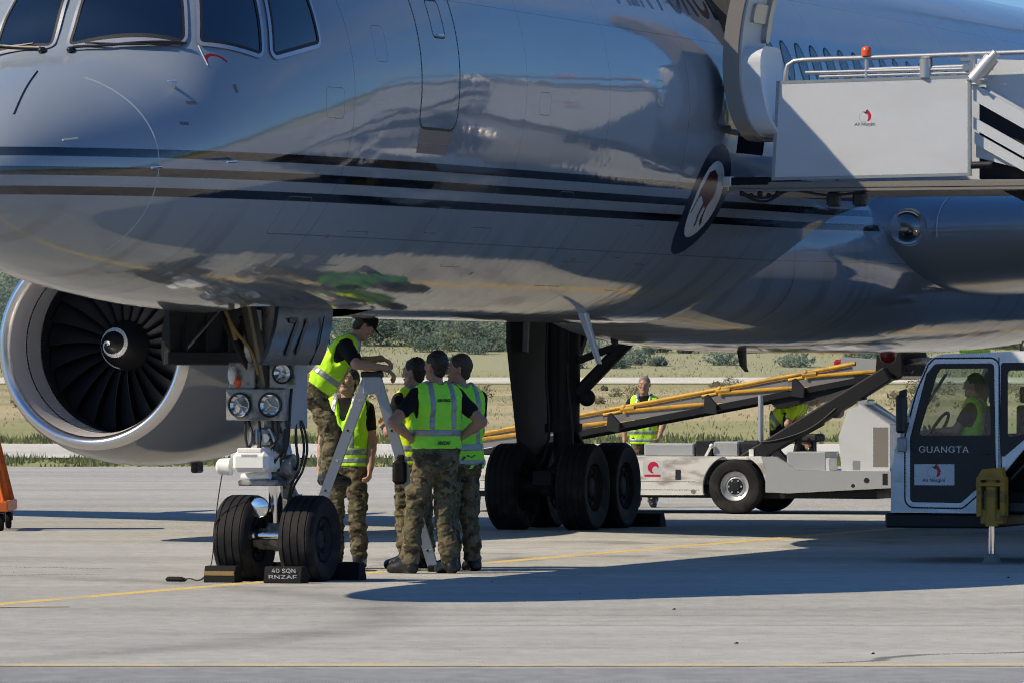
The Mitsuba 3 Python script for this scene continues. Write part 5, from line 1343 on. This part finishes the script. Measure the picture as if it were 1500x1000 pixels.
        c(F, t0, t1, .0145, .0115, k=.01); c(F, t1, t2, .0115, .0095, k=.006)
    c(F, WT((0, -.012, 1.47)), WH((0, .005, 1.62)), .060, .056, k=.03)
    hk = .02
    c(F, WH((0, -.012, 1.735)), WH((0, .010, 1.725)), .083, .080, k=hk, sq=(hd((1, 0, 0)), 1.10))
    c(F, WH((0, .030, 1.70)), WH((0, .052, 1.615)), .070, .042, k=hk, sq=(hd((1, 0, 0)), 1.12))
    for sx in (-1, 1):
        c(F, WH((sx * .045, .02, 1.64)), WH((sx * .015, .07, 1.598)), .026, .022, k=hk)
        c(F, WH((sx * .036, .078, 1.683)), WH((sx * .042, .065, 1.675)), .020, k=.02)
        c(F, WH((sx * .020, .094, 1.722)), WH((sx * .048, .078, 1.722)), .0105, k=.014)
        c(F, WH((sx * .081, -.006, 1.705)), WH((sx * .085, -.012, 1.665)), .016, .010, k=.008, sq=(hd((1, 0, 0)), 1.6))
    c(F, WH((0, .092, 1.708)), WH((0, .115, 1.665)), .011, .0155, k=.010)
    for sx in (-1, 1): c(F, WH((sx * .032, .108, 1.702)), WH((sx * .034, .106, 1.702)), .0115, sub=True)
    c(F, WH((-.018, .093, 1.634)), WH((.018, .093, 1.634)), .0105, k=.01)
    c(F, WH((0, .082, 1.600)), WH((0, .086, 1.597)), .020, k=.012)
    add('body', F.mesh(), skin_m, True, None, k_)
    # eyes, brows and mouth
    if face_parts:
        for sx in (-1, 1):
            add('eye', [sphere(WH((sx * .032, .0925, 1.702)), .0085 * S, 1)], 'eye_dark', True, None, k_)
            add('brow', [tube(curve([WH((sx * .016, .1015, 1.722)), WH((sx * .034, .0985, 1.728)), WH((sx * .052, .084, 1.722))], 6), .0048 * S, 5)], hair, True, None, k_)
        add('mouth', [tube(curve([WH((-.022, .0975, 1.633)), WH((0, .1045, 1.634)), WH((.022, .0975, 1.633))], 7), .0042 * S, 5)], 'lip', True, None, k_)
    # hair: a shell over the skull, cut at the hair line
    def head_box(): 
        q = [WH(head_c + np.array(d) * .17) for d in np.ndindex(2, 2, 2)] + [WH(head_c - np.array(d) * .17) for d in np.ndindex(2, 2, 2)]
        return np.min(q, 0) - .03, np.max(q, 0) + .03
    hl, hh = head_box()
    H_ = Field(hl, hh, step * .8)
    c(H_, WH((0, -.015, 1.738)), WH((0, .008, 1.730)), .091, .086, k=.02, sq=(hd((1, 0, 0)), 1.10))
    c(H_, WH((0, -.03, 1.70)), WH((0, -.035, 1.655 - hair_len)), .072, .055, k=.03, sq=(hd((1, 0, 0)), 1.05))
    H_.wrinkle(.010, 70, seed)
    H_.cut(WH((0, .055, 1.735)), hd((0, .82, -.57))); H_.cut(WH((0, .030, 1.69)), hd((0, .9, -.43)))
    for sx in (-1, 1): c(H_, WH((sx * .06, .075, 1.66)), WH((sx * .085, .02, 1.655)), .052, sub=True)
    add('hair', H_.mesh(), hair, True, None, k_)
    if cap:
        C = Field(hl - .08, hh + .08, step * .8)
        c(C, WH((0, -.015, 1.750)), WH((0, .010, 1.745)), .096, .092, k=.02, sq=(hd((1, 0, 0)), 1.08))
        C.cut(WH((0, 0, 1.728)), hd((0, .12, -1)))
        B = Field(hl - .08, hh + .08, step * .8)
        c(B, WH((0, .085, 1.735)), WH((0, .145, 1.722)), .074, .052, k=.02, sq=(hd((0, .15, 1)), 7.0))
        C.union(B, .01)
        add('cap', C.mesh(), cap, True, None, k_)
    # shirt with short sleeves
    Sh = Field(lo, hi, step); torso(Sh, .008); 
    c(Sh, WT((0, -.012, 1.47)), WT((0, -.005, 1.535)), .072, .066, k=.03)
    for s in 'LR': arm_up(Sh, s, .016, sleeves)
    Sh.wrinkle(.010, 16, seed + 3, .7); Sh.cut(WT((0, 0, 1.535)), up_t - .35 * fw_t); Sh.cut(WT((0, 0, .98)), -up_t)
    add('shirt', Sh.mesh(), shirt, True, None, k_)
    # trousers
    Tr = Field(lo, hi, step); hips(Tr, .014)
    c(Tr, WT((-.07, .0, 1.06)), WT((.07, .0, 1.06)), .108, k=.04)
    for s in 'LR':
        kn, an, to = [W(p) for p in legs[s]]
        c(Tr, W(hipj[s]), kn, .100, .079, k=.03); c(Tr, kn, kn + (an - kn) * .72, .079, .078, k=.03); c(Tr, kn + (an - kn) * .72, an + (an - kn) * -.02, .080, .070, k=.02)
        th = W(hipj[s]) + (kn - W(hipj[s])) * .72; ox = R0 @ np.array([-.06 if s == 'L' else .06, 0, 0]) * S
        if trousers == 'camo_cloth': c(Tr, th + ox + [0, 0, .07], th + ox - [0, 0, .07], .045, k=.02)
    Tr.wrinkle(.022, 10, seed + 5, 1.8); Tr.wrinkle(.010, 30, seed + 6, 1.6)
    Tr.cut(WT((0, 0, 1.12)), up_t)
    add('trousers', Tr.mesh(), trousers, True, None, k_)
    # boots
    for s in 'LR':
        kn, an, to = [W(p) for p in legs[s]]
        b = Field(np.minimum(an, to) - .25, np.maximum(an, to) + .25, step)
        up_f = unit(kn - an)
        c(b, an + (kn - an) * .28, an, .062, .056, k=.03)
        heel = an - R0 @ np.array([0, .035, 0]) * S; heel[2] = an[2] - .055 * S
        ft = to.copy(); 
        c(b, heel, an, .045, .05, k=.03); c(b, heel, ft, .043, .038, k=.04); c(b, an, ft, .050, .036, k=.04)
        b.wrinkle(.004, 40, seed + 8)
        sole = min(heel[2], ft[2]) - .042 * S
        if at[2] == 0: sole = max(sole, .002)
        b.cut((0, 0, sole), (0, 0, -1))
        add('boot', b.mesh(), boots, True, None, k_)
    # vest and its reflective tape
    V = Field(lo, hi, step); torso(V, .034)
    if hem < 1.06:
        c(V, WT((-.078, -.005, 1.0)), WT((.078, -.005, 1.0)), .132, k=.05); c(V, WT((-.08, -.01, .90)), WT((.08, -.01, .90)), .135, k=.05)
    V.wrinkle(.020, 8, seed + 11, .55); V.wrinkle(.007, 26, seed + 13, .8)
    for s, sx in (('L', -1), ('R', 1)):
        a, e, w, h = A[s]
        c(V, WT((sx * .232, -.01, 1.40)), WT((sx * .250, -.01, 1.30)), .085, .075, sub=True)
        c(V, WT((sx * .255, -.01, 1.50)), WT((sx * .235, -.01, 1.40)), .080, .080, sub=True)
    c(V, WT((0, .0, 1.52)), WT((0, .02, 1.62)), .078, .10, sub=True)
    c(V, WT((0, .14, 1.30)), WT((0, .10, 1.52)), .012, .080, sub=True)
    V.cut(WT((0, 0, hem)), -up_t)
    base = V.f.copy()
    add('vest', V.mesh(), vest, True, None, k_)
    def tape(name, cuts, mt='reflector', lift=.0055):
        V.f = base - lift
        for p, n in cuts: V.cut(WT(p), R0 @ RT @ np.asarray(n, float))
        m = V.mesh()
        if len(m.faces): add(name, m, mt, True, None, k_)
    wz = max(hem + .13, 1.04)
    tape('waist_tape', [((0, 0, wz + .028), (0, 0, 1)), ((0, 0, wz - .028), (0, 0, -1))])
    for sx in (-1, 1):
        tape('shoulder_tape', [((sx * .095 + .024, 0, 0), (1, 0, 0)), ((sx * .095 - .024, 0, 0), (-1, 0, 0)), ((0, 0, wz + .03), (0, 0, -1))])
    if hem < .99: tape('hem_tape', [((0, 0, hem + .075), (0, 0, 1)), ((0, 0, hem + .03), (0, 0, -1))])
    if not vest_open: tape('zip', [((.006, 0, 0), (1, 0, 0)), ((-.006, 0, 0), (-1, 0, 0)), ((0, .05, 0), (0, -1, 0))], 'black_cloth', .004)
    if marks:
        for (text, hgt, z, wid) in marks:     # lettering on the back
            d = -fw_t
            t = lettering(text, hgt, (0, 0, 0), (1, 0, 0), (0, 0, 1), .004, True, wid)
            t = refine(t, .02); X = t.vertices.copy(); X[:, 0] -= wid / 2
            back = .030 + .105
            Y = []
            for x_, y_, z_ in X:
                p = np.array([x_, -(back + .010) - .004 + .25 * x_ * x_, z + z_]); Y.append(p + [0, y_ * 1.0, 0])
            t.vertices = np.array([WT(p) for p in Y]); add('lettering', t, 'logo_black', False, None, k_)
    return k_

HP = math.pi
# the man on the ladder, leaning forward over its top
person('man in a black cap leaning over the top of the step ladder he stands on', (-1.80, 58.05, .785), -HP / 2, 1.80, lean=.63, head_yaw=.1, head_pitch=-.05, hem=.99, cap='black_cloth', pelvis_z=.86, seed=11,
       legs={'L': ((-.09, .12, .46), (-.10, .10, .10), (-.12, .26, .035)), 'R': ((.09, .16, .47), (.09, .13, .10), (.11, .29, .035))},
       arms={'L': ((-.36, .15, 1.385), (-.14, .30, 1.54), ((.3, .9, .3), (0, .3, -1))), 'R': ((.36, .165, 1.375), (.13, .40, 1.50), ((-.25, .9, -.05), (0, .2, -1)))}, sleeves=.72)
person('dark-haired man facing the camera behind the step ladder in a green vest', (-1.53, 58.75, 0), HP * .90, 1.84, head_yaw=-.25, head_pitch=.22, hem=.93, seed=23, vest_open=True,
       legs={'R': ((.10, .04, .50), (.11, .0, .10), (.16, .18, .035))})
# three men in a huddle
person('tall man seen from behind, hands on hips, green vest with dark marks on its back', (-.69, 57.40, 0), .48, 1.99, step=.0085, head_yaw=.30, head_pitch=.06, hem=1.02, seed=35, skin_m='skin_tan', vest='hi_vis_green', marks=[('AIR FORCE', .022, 1.405, .12), ('RNZAF', .028, 1.055, .11)],
       legs={'L': ((-.145, .10, .50), (-.20, .07, .10), (-.28, .24, .035)), 'R': ((.07, .0, .50), (.10, -.06, .10), (.10, .13, .035))},
       arms={'L': ((-.43, -.08, 1.24), (-.19, .03, 1.09), ((.75, .55, -.2), (.3, -.6, -.2))), 'R': ((.34, -.16, 1.24), (.20, .02, 1.09), ((-.75, .55, -.2), (-.3, -.6, -.2)))})
person('man in profile looking left at the right of the huddle, in a long green vest', (-.475, 58.05, 0), .60, 1.96, head_yaw=.85, hem=.86, seed=47, skin_m='skin_tan', vest='hi_vis_green', hair='hair_brown',
       legs={'L': ((-.09, .03, .50), (-.09, -.02, .10), (-.13, .17, .035)), 'R': ((.10, .02, .50), (.12, -.02, .10), (.17, .15, .035))},
       arms={'L': ((-.23, .06, 1.17), (-.10, .25, 1.20), None), 'R': ((.225, .05, 1.17), (.10, .26, 1.14), None)})
person('man half hidden in the huddle, in a yellow-green vest, left of the other two', (-.90, 58.75, 0), .75, 1.93, head_yaw=.35, hem=.90, seed=59, vest='hi_vis_yellow',
       arms={'L': ((-.26, .05, 1.18), (-.12, .26, 1.22), None), 'R': ((.25, .02, 1.17), (.2, .2, 1.05), None)})
# far figures at the belt loader
person('grey-haired man in camouflage and a green vest standing behind the belt loader', (1.78, 85.2, 0), HP * .95, 1.74, step=.012, hair='hair_grey', hem=.88, seed=61, skin_m='skin_tan',
       arms={'L': ((-.27, .02, 1.17), (-.24, .20, 1.0), None), 'R': ((.28, -.02, 1.17), (.27, .06, .93), None)})
px_, py_ = air_xy(26.9, 3.80)
person('crouched loader operator in a green vest and dark trousers beside the lift arm', (px_, py_, .556), -HP / 2 - .34, 1.75, step=.012, lean=.95, head_pitch=-.1, trousers='dark_trousers', hem=.97, seed=73, vest='hi_vis_yellow', sleeves=.6, shirt='hi_vis_yellow', pelvis_z=.58,
       legs={'L': ((-.12, .42, .60), (-.12, .48, .14), (-.13, .66, .05)), 'R': ((.12, .40, .62), (.12, .66, .12), (.13, .84, .05))},
       arms={'L': ((-.24, .16, 1.22), (-.16, .40, 1.22), None), 'R': ((.24, .16, 1.22), (.16, .40, 1.22), None)})
px_, py_ = air_xy(UN + .5, -4.30)
person('driver in a green vest sitting in the cab of the stairs truck', (px_, py_, .36), HP / 2 - .34, 1.66, step=.012, trousers='dark_trousers', hem=.97, seed=81, pelvis_z=.70,
       legs={'L': ((-.12, .42, .62), (-.12, .50, .26), (-.13, .66, .22)), 'R': ((.12, .42, .62), (.12, .50, .26), (.13, .66, .22))},
       arms={'L': ((-.25, .14, 1.22), (-.14, .40, 1.22), None), 'R': ((.25, .14, 1.22), (.14, .40, 1.22), None)})
